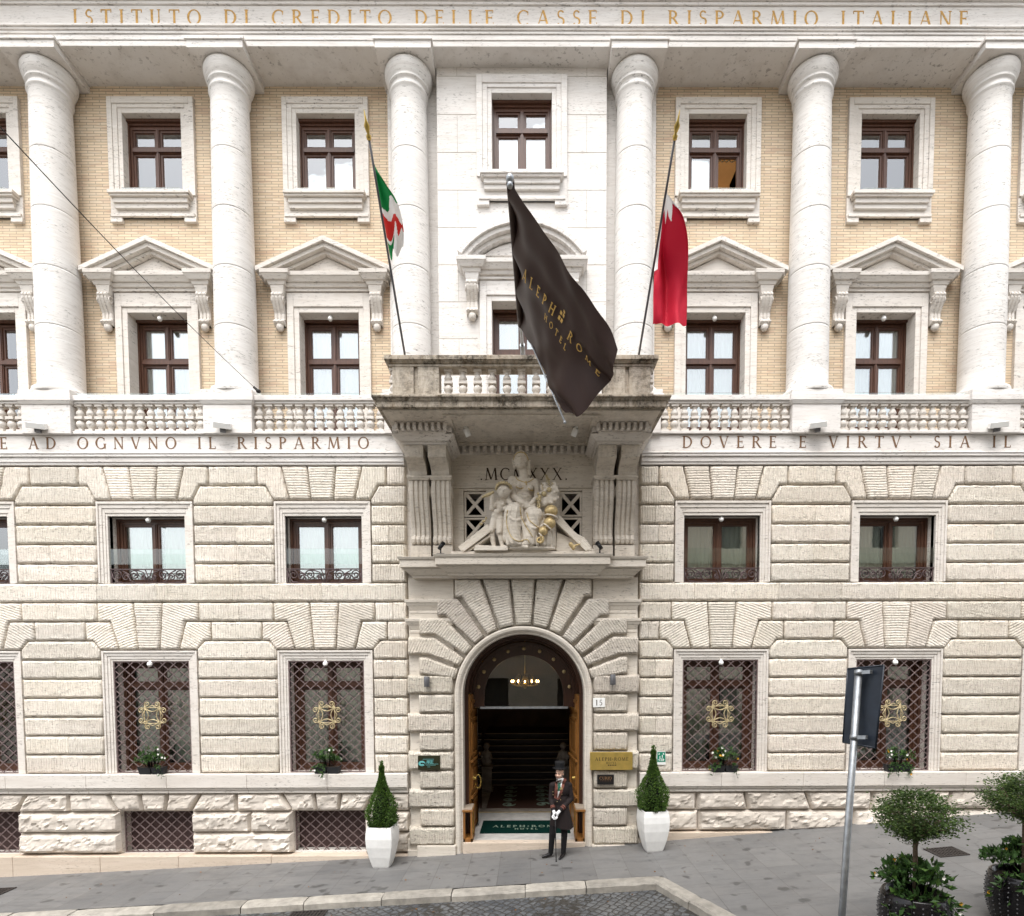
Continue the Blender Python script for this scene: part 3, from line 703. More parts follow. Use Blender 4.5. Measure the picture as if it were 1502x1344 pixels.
def win_top(dy=0., zb=13.80, zt=15.48, open_=False):
    y = .74 + dy; tr = (14.83 + (zb - 13.8) * .8, 14.94 + (zb - 13.8) * .8)
    m_, rects = grid_frame(.62, zb, zt - .04, y, bars=[tr], head=.13)
    m_.box(-.62, .62, y - .05, y + .05, zt - .06, zt)
    if open_:      # the lower right sash stands open
        keep = rects; 
    o = m_.build('window', 'window_wood', hotel); panes(o, [r for r in rects if not (open_ and r[0] > 0 and r[3] < tr[1])], y + .075)
    curtain(o, -.56, .56, tr[0] + .03, zt - .1, y + .26, 'curtain_grey')
    if open_:
        curtain(o, -.56, -.02, zb, tr[0] + .02, y + .24, 'blind_white', .008, .16, 'blind')
        q = MB(); q.box(.0, .62, y + .9, y + .92, zb, zt - .3); q.box(.0, .62, y + .16, y + .9, tr[0] + .06, tr[0] + .10); q.build('room_wall', 'room_wall_glow', o)  # glowing wall and ceiling strip stand in for a lit room
    else: curtain(o, -.56, .56, zb, tr[0] + .02, y + .20, 'blind_white', .008, .16, 'blind')
    return o
def win_f2(dy=0.):
    y = .87 + dy; b1 = (10.49, 10.60)
    m_, rects = grid_frame(.64, 8.62, 11.42, y, bars=[(9.05, 9.12), b1], head=.12)
    m_.box(-.64, .64, y - .05, y + .05, 11.36, 11.42)
    o = m_.build('window', 'window_wood', hotel); panes(o, rects, y + .075)
    curtain(o, -.58, .58, 8.62, 11.3, y + .22, 'curtain_sheer', .018, .10)
    return o
def spiral(c, r, a0, turns, s, n=26, shrink=.80, y=0):
    return [(c[0] + r * (1 - shrink * i / n) * math.cos(a0 + s * 2 * PI * turns * i / n), y, c[1] + r * (1 - shrink * i / n) * math.sin(a0 + s * 2 * PI * turns * i / n)) for i in range(n + 1)]
def win_first():
    y = .22; m_, rects = grid_frame(.79, ZK[6], 7.0, y, stile=.11, mull=.038, head=.10, sill=.07)
    o = m_.build('window', 'window_wood', hotel); panes(o, rects, y + .075)
    for s in (-1, 1): curtain(o, *sorted((s * .10, s * .70)), ZK[6] + .02, 6.95, y + .17, 'curtain_beige', .02, .10)
    q = MB(); zr0, zr1 = 5.635, 5.93; r = .009; yr = .0
    q.box(-.785, .785, yr - .018, yr + .018, zr1 - .022, zr1); q.box(-.785, .785, yr - .012, yr + .012, zr0, zr0 + .014)
    for s in (-1, 1):
        zm = (zr0 + zr1) / 2; r = .0125
        for cx, rad, a0, sg in ((.10, .055, 3.6, 1), (.30, .10, .3, 1), (.47, .085, 3.0, -1), (.64, .10, .2, 1)):
            q.tube(spiral((s * cx, zm + (.02 if cx in (.30, .64) else -.02)), rad, a0 if s > 0 else PI - a0, 1.6, sg * s, y=yr), r, 6)
        for pts in ([(.05, zr0 + .01), (.10, zm + .07), (.20, zr1 - .04), (.30, zr1 - .03)], [(.30, zr0 + .02), (.38, zr0 + .05), (.45, zm + .06), (.56, zr1 - .03)], [(.56, zr0 + .02), (.66, zr0 + .02), (.74, zm - .03), (.745, zm + .05)]):
            q.tube([(s * a, yr, b) for a, b in pts], r, 6)
        q.tube([(s * .012, yr, zr0), (s * .02, yr, zm), (s * .07, yr, zr1 - .02)], r, 6); q.box(s * .765 - .01, s * .765 + .01, yr - .01, yr + .01, zr0, zr1)
    q.build('scroll_railing', 'rail_iron', o)
    g = MB(); g.box(-.785, .785, -.01, .002, 6.02, 6.34); g.build('guard_glass', 'guard_glass', o)
    return o
def win_ground():
    y = .26; z0 = ZK[16]; m_, rects = grid_frame(.79, z0, 4.02, y, stile=.13, mull=.04, bars=[(3.45, 3.53)], head=.10, sill=.10)
    o = m_.build('window', 'window_wood', hotel); panes(o, rects, y + .075)
    for s in (-1, 1): curtain(o, *sorted((s * .16, s * .68)), z0 + .05, 3.95, y + .16, 'curtain_beige', .015, .12)
    q = lattice(-.785, .785, z0 + .02, 4.01, -.0, .226, .205, .008); q.ring((-.79, .79, z0 + .002, 4.018), (-.768, .768, z0 + .02, 3.998), -.018, .02)
    q.build('lattice_grille', 'iron_bronze', o)
    q = MB(); zc = 2.885; yy = -.035; r = .010
    for a in range(4):
        t = a * PI / 2; rot = lambda x, z: (x * math.cos(t) - z * math.sin(t), yy, zc + x * math.sin(t) + z * math.cos(t))
        q.tube([rot(-.15 + .30 * i / 12, .085 + .075 * (2 * i / 12 - 1) ** 2) for i in range(13)], r, 6)
        q.tube([rot(-.15 + .30 * i / 12, .15 + .018 * math.sin(PI * i / 12)) for i in range(13)], r * .9, 6)
        q.tube([rot(-.16, .13), rot(0, .215), rot(.16, .13)], r * .9, 6)
        for s in (-1, 1):
            sp = spiral((s * .105, .235), .062, -PI / 2 if s > 0 else -PI / 2, 1.45, s, 26, .78)
            q.tube([rot(s * .20, .15), rot(s * .165, .165)] + [rot(p[0], p[2]) for p in sp], r, 6)
    q.build('gilt_ornament', 'gilt', o)
    return o
tw = [win_top(), None]; f2 = win_f2(); w1 = win_first(); wg = win_ground()
opn = win_top(open_=True); opn.location = (wx(wins[3]), 0, 0)
first = True
for i, r in enumerate(wins):
    for src, skip in ((tw[0], i == 3), (f2, False), (w1, False), (wg, False)):
        if skip: continue
        if i == 0: src.location = (wx(r), 0, 0)
        else: copy_tree(src, (wx(r), 0, 0))
ct = win_top(-.37, 13.88, 15.52); ct.location = (wx(0), 0, 0)
cf = copy_tree(f2, (wx(0), -.37, 0))

# ---- surround of a top-storey window
def top_surround(yw, zo0, zo1, zi0, zi1, ow=.90):
    m_ = MB(); y = yw
    m_.ring((-ow, ow, zi0 - .02, zo1), (-.80, .80, zi0 - .02, zi1 + .16), y - .075, y + .03)
    m_.ring((-.80, .80, zi0 - .02, zi1 + .16), (-.70, .70, zi0 - .02, zi1 + .085), y - .055, y + .03)
    m_.ring((-.70, .70, zi0 - .02, zi1 + .085), (-.612, .612, zi0 - .02, zi1 - .008), y - .035, y + .17)
    m_.box(-ow, ow, y - .045, y + .03, zo0 + .10, zi0 - .02)
    m_.box(-.845, .845, y - .23, y + .03, zi0 - .075, zi0 - .005); m_.box(-.82, .82, y - .20, y + .03, zi0 - .115, zi0 - .075)
    m_.box(-.775, .775, y - .15, y + .03, zi0 - .21, zi0 - .115); m_.box(-.765, .765, y - .11, y + .03, zi0 - .30, zi0 - .21)
    m_.box(-.88, .88, y - .09, y + .03, zo0 + .10, zo0 + .165)
    for s in (-1, 1): m_.box(*sorted((s * ow, s * (ow - .25))), y - .07, y + .03, zo0, zo0 + .10)
    return m_
ts = top_surround(.60, 13.25, 15.77, 13.80, 15.48).build('window_surround', 'trim_travertine', hotel, bevel=.008)
for i, r in enumerate(wins):
    o = ts if i == 0 else copy_tree(ts); o.location = (wx(r), 0, 0)
o = top_surround(.21, 13.30, 15.84, 13.88, 15.52, .92).build('window_surround', 'upper_travertine', hotel, bevel=.008); o.location = (wx(0), 0, 0)
g = MB(); g.box(-.60, .60, .47, .48, 13.81, 13.90); gg = g.build('guard_glass', 'guard_glass', hotel)
for i, r in enumerate(wins):
    o = gg if i == 0 else copy_tree(gg); o.location = (wx(r), 0, 0)

# ---- second-storey aedicules: architrave, cornice, pediment, two consoles
def console_prof(h_, d_, n=22):
    """side view of an S-scroll console: (y, z) outline, wall at y=0, top z=0"""
    f = []
    for i in range(n + 1):
        t = i / n; yy = d_ * (.50 + .50 * math.cos(PI * min(1, t * 1.05))) ; yy = max(yy, .10 * d_ / .3)
        if t < .16: yy = d_ * (.86 + .14 * math.sin(PI * t / .16))
        if t > .80: yy += d_ * .34 * math.sin(PI * (t - .80) / .20)
        f.append((-yy, -h_ * t))
    return f + [(0, -h_), (0, 0)]
def aedicule(yw, seg=False):
    y = yw; m_ = MB(); zc0, zc1 = 11.80, 12.03
    m_.ring((-.88, .88, 8.6, 11.80), (-.74, .74, 8.6, 11.52), y - .075, y + .03); m_.ring((-.74, .74, 8.6, 11.52), (-.632, .632, 8.6, 11.412), y - .045, y + .262)
    m_.box(-.90, .90, y - .05, y + .03, 11.80, 11.86)
    # horizontal cornice with ressauts over the consoles
    def cor(x0, x1, yf):
        m_.layer(x0, x1, y + .03, yf, 11.88, 11.95, 0, .03); m_.layer(x0, x1, y + .03, yf, 11.95, 12.04, .06, .12); m_.layer(x0, x1, y + .03, yf, 12.04, 12.12, .13, .14)
    cor(-.85, .85, y - .14); m_.box(-.95, .95, y - .10, y + .03, 11.82, 11.90)
    for s in (-1, 1): 
        a, b = sorted((s * .86, s * 1.19)); cor(a, b, y - .22); m_.layer(a + .02, b - .02, y + .03, y - .21, 11.72, 11.88, -.03, .0)
    # pediment
    W, zb = 1.40, 12.12
    if not seg:
        for t0, t1, pr, wv in ((.0, .10, .36, 0), (.10, .19, .30, .05), (.19, .26, .20, .10)):
            o_, i_ = .0, 0
            ap = 12.78; sl = (ap - 12.17) / W
            for s in (-1, 1):
                a = [(0, ap - t0), (s * (W - wv), 12.17 - t0 + sl * wv), (s * (W - wv), 12.17 - t1 + sl * wv), (0, ap - t1)]
                m_.prism(a if s < 0 else a[::-1], y - pr - .0007 * s, y + .03)
        m_.prism([(-.82, 12.12), (.82, 12.12), (0, 12.52)], y - .085, y + .03); m_.prism([(-.66, 12.13), (.66, 12.13), (0, 12.43)], y - .105, y)
    else:
        rad = 1.62; cz = 12.86 - rad; amax = math.asin(1.30 / rad)
        for t0, t1, pr in ((.0, .10, .36), (.10, .19, .30), (.19, .27, .20)):
            n_ = 20; A = [(-amax + 2 * amax * i / n_) for i in range(n_ + 1)]
            for a0, a1 in zip(A, A[1:]):
                q = [(math.sin(a0) * (rad - t1), cz + math.cos(a0) * (rad - t1)), (math.sin(a1) * (rad - t1), cz + math.cos(a1) * (rad - t1)), (math.sin(a1) * (rad - t0), cz + math.cos(a1) * (rad - t0)), (math.sin(a0) * (rad - t0), cz + math.cos(a0) * (rad - t0))]
                m_.prism(q, y - pr, y + .03)
        n_ = 16; rr = rad - .30; am = math.asin(.80 / rr); m_.prism([(math.sin(-am + 2 * am * i / n_) * rr, max(12.12, cz + math.cos(-am + 2 * am * i / n_) * rr)) for i in range(n_, -1, -1)], y - .085, y + .03)
    o = m_.build('window_pediment', 'upper_travertine' if seg else 'trim_travertine', hotel, bevel=.008)
    for s in (-1, 1):
        q = MB(); pf = [(yy + y + .01, zz + 11.74) for yy, zz in console_prof(.62, .235)]
        q.prism_x(pf, s * 1.03 - .115, s * 1.03 + .115)
        for k in (-.075, .0, .075): q.prism_x([(yy - (.016 if yy < y - .01 else 0), zz) for yy, zz in pf], s * 1.03 + k - .022, s * 1.03 + k + .022)
        q.ball((s * 1.03, y - .07, 11.09), (.085, .075, .09), 10)
        for k in (-1, 1): q.tube([(s * 1.03 + k * .12, y - .13 + p[0], 11.60 + p[2]) for p in spiral((0, 0), .085, 0, 1.4, 1, 18)], .016, 6)
        q.build('console', 'trim_travertine', o)
    return o
ae = aedicule(.60)
for i, r in enumerate(wins):
    if i == 0: ae.location = (wx(r), 0, 0)
    else: copy_tree(ae, (wx(r), 0, 0))
o = aedicule(.21, True); o.location = (wx(0), 0, 0)

# ---- columns
def column():
    q = MB(); zt, zb = 15.88, 9.46; r0, r1 = .405, .355
    pr = [(.50, zb), (.50, zb + .02), (.51, zb + .06), (.50, zb + .10), (.44, zb + .12), (.43, zb + .15), (r0, zb + .18)]
    n_ = 15
    for i in range(1, n_ + 1):
        t = i / n_; rr_ = r0 - (r0 - r1) * t ** 1.7; zz_ = zb + .18 + (zt - .50 - zb - .18) * t
        if i % 3 == 0 and i < n_: pr += [(rr_, zz_ - .030), (rr_, zz_ - .007), (rr_ - .009, zz_ - .003), (rr_ - .009, zz_ + .003), (rr_, zz_ + .007), (rr_, zz_ + .030)]
        else: pr.append((rr_, zz_))
    pr += [(r1 + .02, zt - .47), (r1 + .035, zt - .45), (r1 + .035, zt - .43), (r1 + .012, zt - .41), (r1 + .01, zt - .33), (r1 + .045, zt - .315), (r1 + .05, zt - .29), (r1 + .03, zt - .275), (r1 + .05, zt - .25), (r1 + .09, zt - .18), (r1 + .115, zt - .10), (r1 + .12, zt - .05), (r1 + .105, zt - .01), (r1 + .05, zt)]
    q.lathe(pr, (0, .24, 0), 40); o = q.build('column', 'column_travertine', hotel)
    q = MB(); q.box(-.545, .545, -.315, .66, 15.885, 16.02); q.box(-.575, .575, -.345, .66, 16.02, 16.075); q.build('abacus', 'upper_travertine', o, bevel=.006)
    return o
col0 = column()
for i, r in enumerate(sorted(COLX)):
    if i == 0: col0.location = (wx(r), 0, 0)
    else: copy_tree(col0, (wx(r), 0, 0))

# ---- entablature
q = MB()
for z0, z1, y in ((16.03, 16.135, -.19), (16.135, 16.235, -.205), (16.235, 16.285, -.225), (16.285, 16.325, -.25), (16.325, 16.365, -.28), (16.365, 16.86, -.12), (16.86, 16.92, -.15), (16.92, 17.0, -.19), (17.0, 17.12, -.25), (17.12, 17.5, -.5), (17.5, 18.2, -.9)):
    q.box(XL, XR, y, .7, z0 + .0005, z1)
part(q, 'entablature', 'upper_travertine', bevel=.008)

# ---- balustrade along the terrace
def baluster_mb(h_=.545, r=.085):
    q = MB(); s = r / .085; k = h_ / .545
    q.box(-.075 * s, .075 * s, -.075 * s, .075 * s, 0, .045 * k); q.box(-.075 * s, .075 * s, -.075 * s, .075 * s, h_ - .045 * k, h_)
    q.lathe([(a * s, b * k) for a, b in ((.045, .045), (.06, .06), (.045, .075), (.055, .09), (.083, .135), (.085, .17), (.07, .205), (.045, .235), (.04, .25))], n=14)
    q.box(-.078 * s, .078 * s, -.078 * s, .078 * s, .25 * k, .305 * k)
    q.lathe([(a * s, b * k) for a, b in ((.04, .305), (.045, .32), (.07, .345), (.078, .375), (.066, .41), (.045, .445), (.042, .47), (.058, .485), (.05, .5))], n=14)
    return q
bal = None; q = MB(); xs = sorted(COLX)
for r in xs:
    q.box(wx(r) - .49, wx(r) + .49, -.21, .75, 8.60, 9.17); q.layer(wx(r) - .49, wx(r) + .49, .75, -.21, 9.17, 9.23, .015, .05); q.box(wx(r) - .545, wx(r) + .545, -.265, .80, 9.23, 9.36); q.box(wx(r) - .52, wx(r) + .52, -.24, .78, 9.36, 9.455)
segs = [(a + .49, b - .49) for a, b in zip(xs, xs[1:]) if not a < 0 < b] + [(xs[0] - BAY + .49, xs[0] - .49), (xs[-1] + .49, xs[-1] + BAY - .49)]
for a, b in segs:
    q.box(wx(a), wx(b), -.17, .04, 8.605, 8.665); q.box(wx(a), wx(b), -.20, .07, 9.255, 9.36); q.box(wx(a), wx(b), -.165, .035, 9.21, 9.255)
q.box(XL, XR, .05, .62, 8.5, 8.60)
btr = part(q, 'balustrade', 'upper_travertine', bevel=.010)
bproto = baluster_mb().build('baluster', 'trim_travertine', btr); used = False; nb = 0
for a, b in segs:
    n_ = 13
    for i in range(n_):
        x = wx(a + (b - a) * (i + .5) / n_)
        if not -11.3 < x < 10.9: continue
        o = bproto if not used else bproto.copy(); o.location = (x, -.065, 8.665)
        if used: C.objects.link(o); o.parent = btr
        used = True
for a, b in segs:
    g = MB(); g.box(wx(a) + .02, wx(b) - .02, -.06, -.048, 9.36, 9.46); g.build('guard_glass', 'guard_glass', hotel)
q = MB()
o = baluster_mb
# ---- inscriptions
q = MB(); xa, xb = P(107, 25, -.12).x, P(1420, 25, -.12).x
text(q, 'ISTITUTO DI CREDITO DELLE CASSE DI RISPARMIO ITALIANE', xa, xb, .285, lambda x, z, k: (x, -.1202 - k, 16.495 + z)); part(q, 'top_inscription', 'incised_gold')
q = MB(); zt = 8.325
text(q, 'E AD OGNVNO IL RISPARMIO', P(0, 653, -.12).x, P(541, 653, -.12).x, .235, lambda x, z, k: (x, -.1202 - k, zt + z))
text(q, 'DOVERE E VIRTV` SIA IL', P(1001, 650, -.12).x, P(1483, 650, -.12).x, .235, lambda x, z, k: (x, -.1202 - k, zt + .01 + z)); part(q, 'band_inscription', 'incised_brown')

# ================================================================== portal and balcony
def cr3(x, y, Y=-.25): p = P(560 + x * .27963, 820 + y * .27963, Y); return p.x - X0, p.z
q = MB(); zsp = cr3(740, 715)[1]; Rin, Rout = 1.265, 1.42
L_ = [[(378, 100), (518, 100), (612, 378), (553, 405), (415, 200), (378, 200)], [(285, 205), (400, 205), (540, 410), (482, 447), (330, 300), (285, 300)],
      [(190, 308), (325, 308), (470, 455), (422, 497), (275, 400), (190, 400)], [(132, 408), (270, 408), (415, 510), (392, 560), (240, 505), (132, 505)], [(190, 512), (238, 515), (388, 572), (376, 632), (190, 605)],
      [(524, 100), (672, 100), (697, 360), (618, 376)]]
def half(pts): return [cr3(*p) for p in pts]
def ps(poly, ax): stone(q, [(wx(x), z) for x, z in poly], -.10, .15, axis=ax, rag=.008)
ps([(-.262, cr3(0, 100)[1]), (.262, cr3(0, 100)[1]), (.165, zsp + Rout + .005), (-.165, zsp + Rout + .005)][::-1], (0, 1))
zt0 = cr3(740, 100)[1]
for poly in L_:
    h_ = half(poly); mid = Vector((sum(p[0] for p in h_) / len(h_), sum(p[1] for p in h_) / len(h_) - zsp)).normalized()
    # pull the inner ends onto the arch ring
    fx = []
    for x, z in h_:
        v = Vector((x, z - zsp)); 
        if v.length < Rout + .13: v = v.normalized() * (Rout + .02)
        fx.append((v.x, v.y + zsp))
    ps(fx, (mid.x, mid.y)); ps([(-x, z) for x, z in fx], (-mid.x, mid.y))
zr = [cr3(0, y)[1] for y in (610, 707)]; pitch = .3955; zz = zr[0]; wide = True
while zz > .55:
    xa = -2.40 if wide else -2.17
    for s in (-1, 1): ps([(s * xa, zz - pitch + .004), (s * -1.44, zz - pitch + .004), (s * -1.44, zz), (s * xa, zz)], (1, 0))
    zz -= pitch; wide = not wide
part(q, 'portal_stones', 'portal_tooled'); zlow = zz
q = MB()
for s in (-1, 1):
    a, b = sorted((s * 1.43, s * 2.36)); q.box(wx(a), wx(b), -.13, .05, -.9, 5.72)
    a, b = sorted((s * 1.42, s * 2.22)); q.box(wx(a), wx(b), -.27, .05, -.9, zlow + .01); a, b = sorted((s * 2.22, s * 2.43)); q.box(wx(a), wx(b), -.20, .05, -.9, zlow - .1); q.box(wx(a), wx(b), -.165, .05, zlow - .1, zlow + .12)
    for y0, y1 in ((212, 285), (312, 388)):
        z1, z0 = cr3(200, y0)[1], cr3(200, y1)[1]; d = z1 - z0; a, b = sorted((s * 1.5, s * 2.34))
        q.layer(wx(a), wx(b), .05, -.14, z0, z0 + d * .18, .0, .0); q.layer(wx(a), wx(b), .05, -.135, z0 + d * .25, z0 + d * .55, .0, .035); q.layer(wx(a), wx(b), .05, -.13, z0 + d * .55, z0 + d * .78, .045, .075); q.layer(wx(a), wx(b), .05, -.13, z0 + d * .78, z1, .085, .09)
q.box(wx(-1.5), wx(1.5), -.085, .05, cr3(740, 365)[1] - .0, 5.72) if False else None
# spandrel sheet above the arch
n_ = 24
for i in range(n_):
    a0, a1 = PI * i / n_, PI * (i + 1) / n_
    q.quad((wx(1.43 * math.cos(a0)), -.08, zsp + 1.43 * math.sin(a0)), (wx(1.43 * math.cos(a0)), -.08, 5.72), (wx(1.43 * math.cos(a1)), -.08, 5.72), (wx(1.43 * math.cos(a1)), -.08, zsp + 1.43 * math.sin(a1)))
part(q, 'portal_pilaster', 'portal_travertine', bevel=.008)
# smooth arch moulding
q = MB(); sec = [(Rout, -.10), (Rout, -.205), (Rout - .03, -.225), (Rout - .075, -.215), (Rin + .05, -.185), (Rin + .03, -.15), (Rin, -.14), (Rin, .22), (Rout, .22)]
path = [(1, 0, GZ(X0) - .3)] + [(math.cos(PI * i / 40), math.sin(PI * i / 40), zsp) for i in range(41)] + [(-1, 0, GZ(X0) - .3)]
rows = [q.add([(wx(c * r), y, z + s * r) for r, y in sec]) for c, s, z in path]
for a, b in zip(rows, rows[1:]):
    for i in range(len(sec)): j = (i + 1) % len(sec); q.face([a[i], a[j], b[j], b[i]])
part(q, 'arch_moulding', 'portal_travertine')
# ledge over the arch
q = MB()
for (xa, xb, yf, dz) in ((-2.24, 2.24, -.36, 0), (-1.52, 1.52, -.46, .035)):
    z0 = 5.68 + dz
    q.layer(wx(xa), wx(xb), .05, yf, z0, z0 + .05, -.02, 0); q.layer(wx(xa), wx(xb), .05, yf, z0 + .05, z0 + .16, .02, .14); q.layer(wx(xa), wx(xb), .05, yf, z0 + .165, z0 + .185, .15, .16); q.layer(wx(xa), wx(xb), .05, yf, z0 + .185, z0 + .33, .20, .20); q.layer(wx(xa), wx(xb), .05, yf, z0 + .33, z0 + .385, .22, .25)
q.box(wx(-2.46), wx(2.46), -.40, .05, 6.03, 6.10)
q.box(wx(-1.42), wx(1.42), -.62, .05, 6.10, 6.16)
part(q, 'portal_ledge', 'portal_travertine', bevel=.008)
# inscribed panel, grilles
q = MB(); q.box(wx(-1.55), wx(1.55), -.05, .05, 7.66, 8.30); q.box(wx(-1.55), wx(1.55), -.075, .05, 7.60, 7.66); q.box(wx(-1.55), wx(1.55), -.09, .05, 7.545, 7.60); q.box(wx(-1.55), wx(1.55), -.065, .05, 8.0, 8.30)
for a, b in ((-1.55, -1.22), (-.76, .76), (1.22, 1.55)): q.box(wx(a), wx(b), -.05, .05, 6.16, 7.545)
for a, b in ((-1.22, -.76), (.76, 1.22)): q.box(wx(a), wx(b), -.05, .05, 6.16, 6.45); q.box(wx(a), wx(b), -.05, .05, 7.50, 7.545)
part(q, 'tympanum_panel', 'portal_travertine', bevel=.006)
q = MB(); text(q, '.MCMXXX.', P(704, 694, -.05).x, P(832, 694, -.05).x, .245, lambda x, z, k: (x, -.0502 - k, 7.715 + z)); part(q, 'year_inscription', 'incised_dark')
for s in (-1, 1):
    q = MB(); xa, xb = sorted((s * .765, s * 1.215)); xa, xb = wx(xa), wx(xb)
    for z0, z1 in ((6.46, 6.965), (6.985, 7.49)):
        q.ring((xa, xb, z0, z1), (xa + .04, xb - .04, z0 + .035, z1 - .035), .0, .06)
        for (ax_, az, bx_, bz) in ((xa + .03, z0 + .03, xb - .03, z1 - .03), (xa + .03, z1 - .03, xb - .03, z0 + .03)):
            d = Vector((bx_ - ax_, bz - az)).normalized(); n_ = Vector((-d.y, d.x)) * .032; yy = .004 if bz > az else .010
            q.hexa([(ax_ + n_.x, yy, az + n_.y), (ax_ - n_.x, yy, az - n_.y), (ax_ - n_.x, .05, az - n_.y), (ax_ + n_.x, .05, az + n_.y)], [(bx_ + n_.x, yy, bz + n_.y), (bx_ - n_.x, yy, bz - n_.y), (bx_ - n_.x, .05, bz - n_.y), (bx_ + n_.x, .05, bz + n_.y)])
    part(q, 'cross_grille', 'portal_travertine')
# four great brackets
def bracket(cx_):
    q = MB(); xb0, xb1 = cx_ - .175, cx_ + .175
    zt, zb = 7.58, 6.36; pf = []
    n_ = 26
    for i in range(n_ + 1):
        t = i / n_; yy = .40 - .20 * t + .05 * math.sin(2 * PI * t)
        if t > .86: yy = .20 - .0 + .06 * math.sin(PI * (t - .86) / .14)
        pf.append((-.05 - yy, zt - (zt - zb) * t))
    pf += [(0, zb), (0, zt)]
    q.prism_x(pf, cx_ - .195, cx_ + .195)
    for k in (-.14, -.047, .047, .14): q.prism_x([(y - (.028 if y < -.02 else 0), z) for y, z in pf], cx_ + k - .030, cx_ + k + .030)
    for k in (-.14, -.047, .047, .14): q.ball((cx_ + k, -.29, 6.42), (.048, .05, .07), 8)
    for k in (-1, 1): q.tube([(cx_ + k * .2, -.30 + p[0], 7.38 + p[2]) for p in spiral((0, 0), .13, PI / 2, 1.5, 1, 22)], .02, 6)
    q.box(cx_ - .20, cx_ + .20, -.30, .03, 6.10, 6.34)
    q.layer(cx_ - .19, cx_ + .19, .03, -.50, 7.58, 7.62, .0, .03); q.layer(cx_ - .19, cx_ + .19, .03, -.50, 7.62, 7.66, .035, .035)
    up = [(-.02, 7.66), (-.52, 7.66), (-.56, 7.74), (-.66, 7.80), (-.88, 7.86), (-.93, 7.87), (-.93, 8.10), (-.02, 8.10)]
    q.prism_x(up, xb0, xb1)
    q.box(cx_ - .105, cx_ + .105, -.945, -.93, 7.92, 8.05); q.box(cx_ - .15, cx_ + .15, -.938, -.92, 7.885, 8.085)
    return q
br0 = None
for r in (-2.06, -1.62, 1.62, 2.06):
    if br0 is None: br0 = bracket(0).build('balcony_bracket', 'balcony_travertine', hotel, bevel=.006); br0.location = (wx(r), 0, 0)
    else: copy_tree(br0, (wx(r), 0, 0))
q = MB()
for s in (-1, 1):      # bed mouldings and dentils over each pair
    a, b = sorted((s * 1.43, s * 2.27)); a, b = wx(a), wx(b)
    q.layer(a, b, 0, -.96, 8.10, 8.14, .0, .02); q.layer(a, b, 0, -1.0, 8.14, 8.22, .05, .16); q.layer(a, b, 0, -1.18, 8.22, 8.25, .02, .02); q.box(a - .04, b + .04, -1.22, 0, 8.25, 8.365)
    for i in range(9):
        x = a - .06 + (b - a + .05) * i / 8; q.box(x, x + .060, -1.34, -1.22, 8.25, 8.36)
    for i in range(12):
        y = -1.2 + i * .1
        for xx in (a - .13, b + .04): q.box(xx, xx + .09, y, y + .055, 8.25, 8.36)
q.box(wx(-1.5), wx(1.5), -.13, 0, 8.22, 8.365)
for i in range(20): x = wx(-1.36) + 2.68 * i / 19; q.box(x, x + .070, -.24, -.13, 8.235, 8.345)
part(q, 'dentil_bed', 'trim_travertine', bevel=.005)
q = MB(); X1 = 2.40
u = MB(); u.layer(wx(-X1), wx(X1), .03, -1.74, 8.366, 8.398, .03, .03); u.ring((wx(-1.42), wx(1.42), -1.66, -.22), (wx(-1.30), wx(1.30), -1.54, -.34), 0, .03); part(u, 'balcony_soffit', 'balcony_travertine') if False else None
u = MB(); u.layer(wx(-X1), wx(X1), .03, -1.74, 8.366, 8.399, .03, .03)
for a_, b_, c_, d_ in ((-1.40, 1.40, -1.66, -1.52), (-1.40, 1.40, -.36, -.22), (-1.40, -1.26, -1.52, -.36), (1.26, 1.40, -1.52, -.36)): u.box(wx(a_), wx(b_), c_, d_, 8.335, 8.3665)
part(u, 'balcony_soffit', 'balcony_travertine', bevel=.006)
q.box(wx(-X1) - .11, wx(X1) + .11, -1.86, .03, 8.40, 8.50); q.layer(wx(-X1), wx(X1), .03, -1.74, 8.50, 8.545, .13, .17); q.box(wx(-X1) - .185, wx(X1) + .185, -1.925, .03, 8.545, 8.58)
slab = part(q, 'balcony_slab', 'stained_travertine', bevel=.006)
q = MB(); XP = 2.30
q.box(wx(-XP), wx(XP), -1.80, -1.50, 8.58, 8.655)
for s in (-1, 1):
    a, b = sorted((s * XP, s * (XP - .30))); q.box(wx(a), wx(b), -1.5, .2, 8.58, 8.655); q.box(wx(a), wx(b), -1.5, .2, 9.115, 9.16)
    for r in (2.06, 1.62):
        q.box(wx(s * r) - .185, wx(s * r) + .185, -1.79, -1.51, 8.655, 9.115)
    q.box(*sorted((wx(s * 1.43), wx(s * 2.25))), -1.75, -1.53, 8.655, 9.115)
for z0, z1, p in ((9.115, 9.16, .0), ): q.box(wx(-XP), wx(XP), -1.80, -1.50, z0, z1)
par = part(q, 'balcony_parapet', 'parapet_travertine', bevel=.006)
q = MB(); q.layer(wx(-XP), wx(XP), -1.45, -1.80, 9.16, 9.20, .02, .06); q.box(wx(-XP) - .07, wx(XP) + .07, -1.87, -1.43, 9.20, 9.27); q.layer(wx(-XP), wx(XP), -1.44, -1.80, 9.27, 9.29, .05, .04)
for s in (-1, 1): a, b = sorted((s * (XP + .07), s * (XP - .32))); q.box(wx(a), wx(b), -1.43, .2, 9.17, 9.285)
rail = part(q, 'parapet_rail', 'stained_travertine', bevel=.006)
bp = baluster_mb(.46, .078).build('baluster', 'trim_travertine', par); used = False
pts = [(wx(-1.29 + 2.58 * i / 10), -1.65) for i in range(11)] + [(wx(s * (XP - .06)), -1.68) for s in (-1, 1)] + [(wx(s * (XP - .15)), -1.3 + .24 * i) for s in (-1, 1) for i in range(6)]
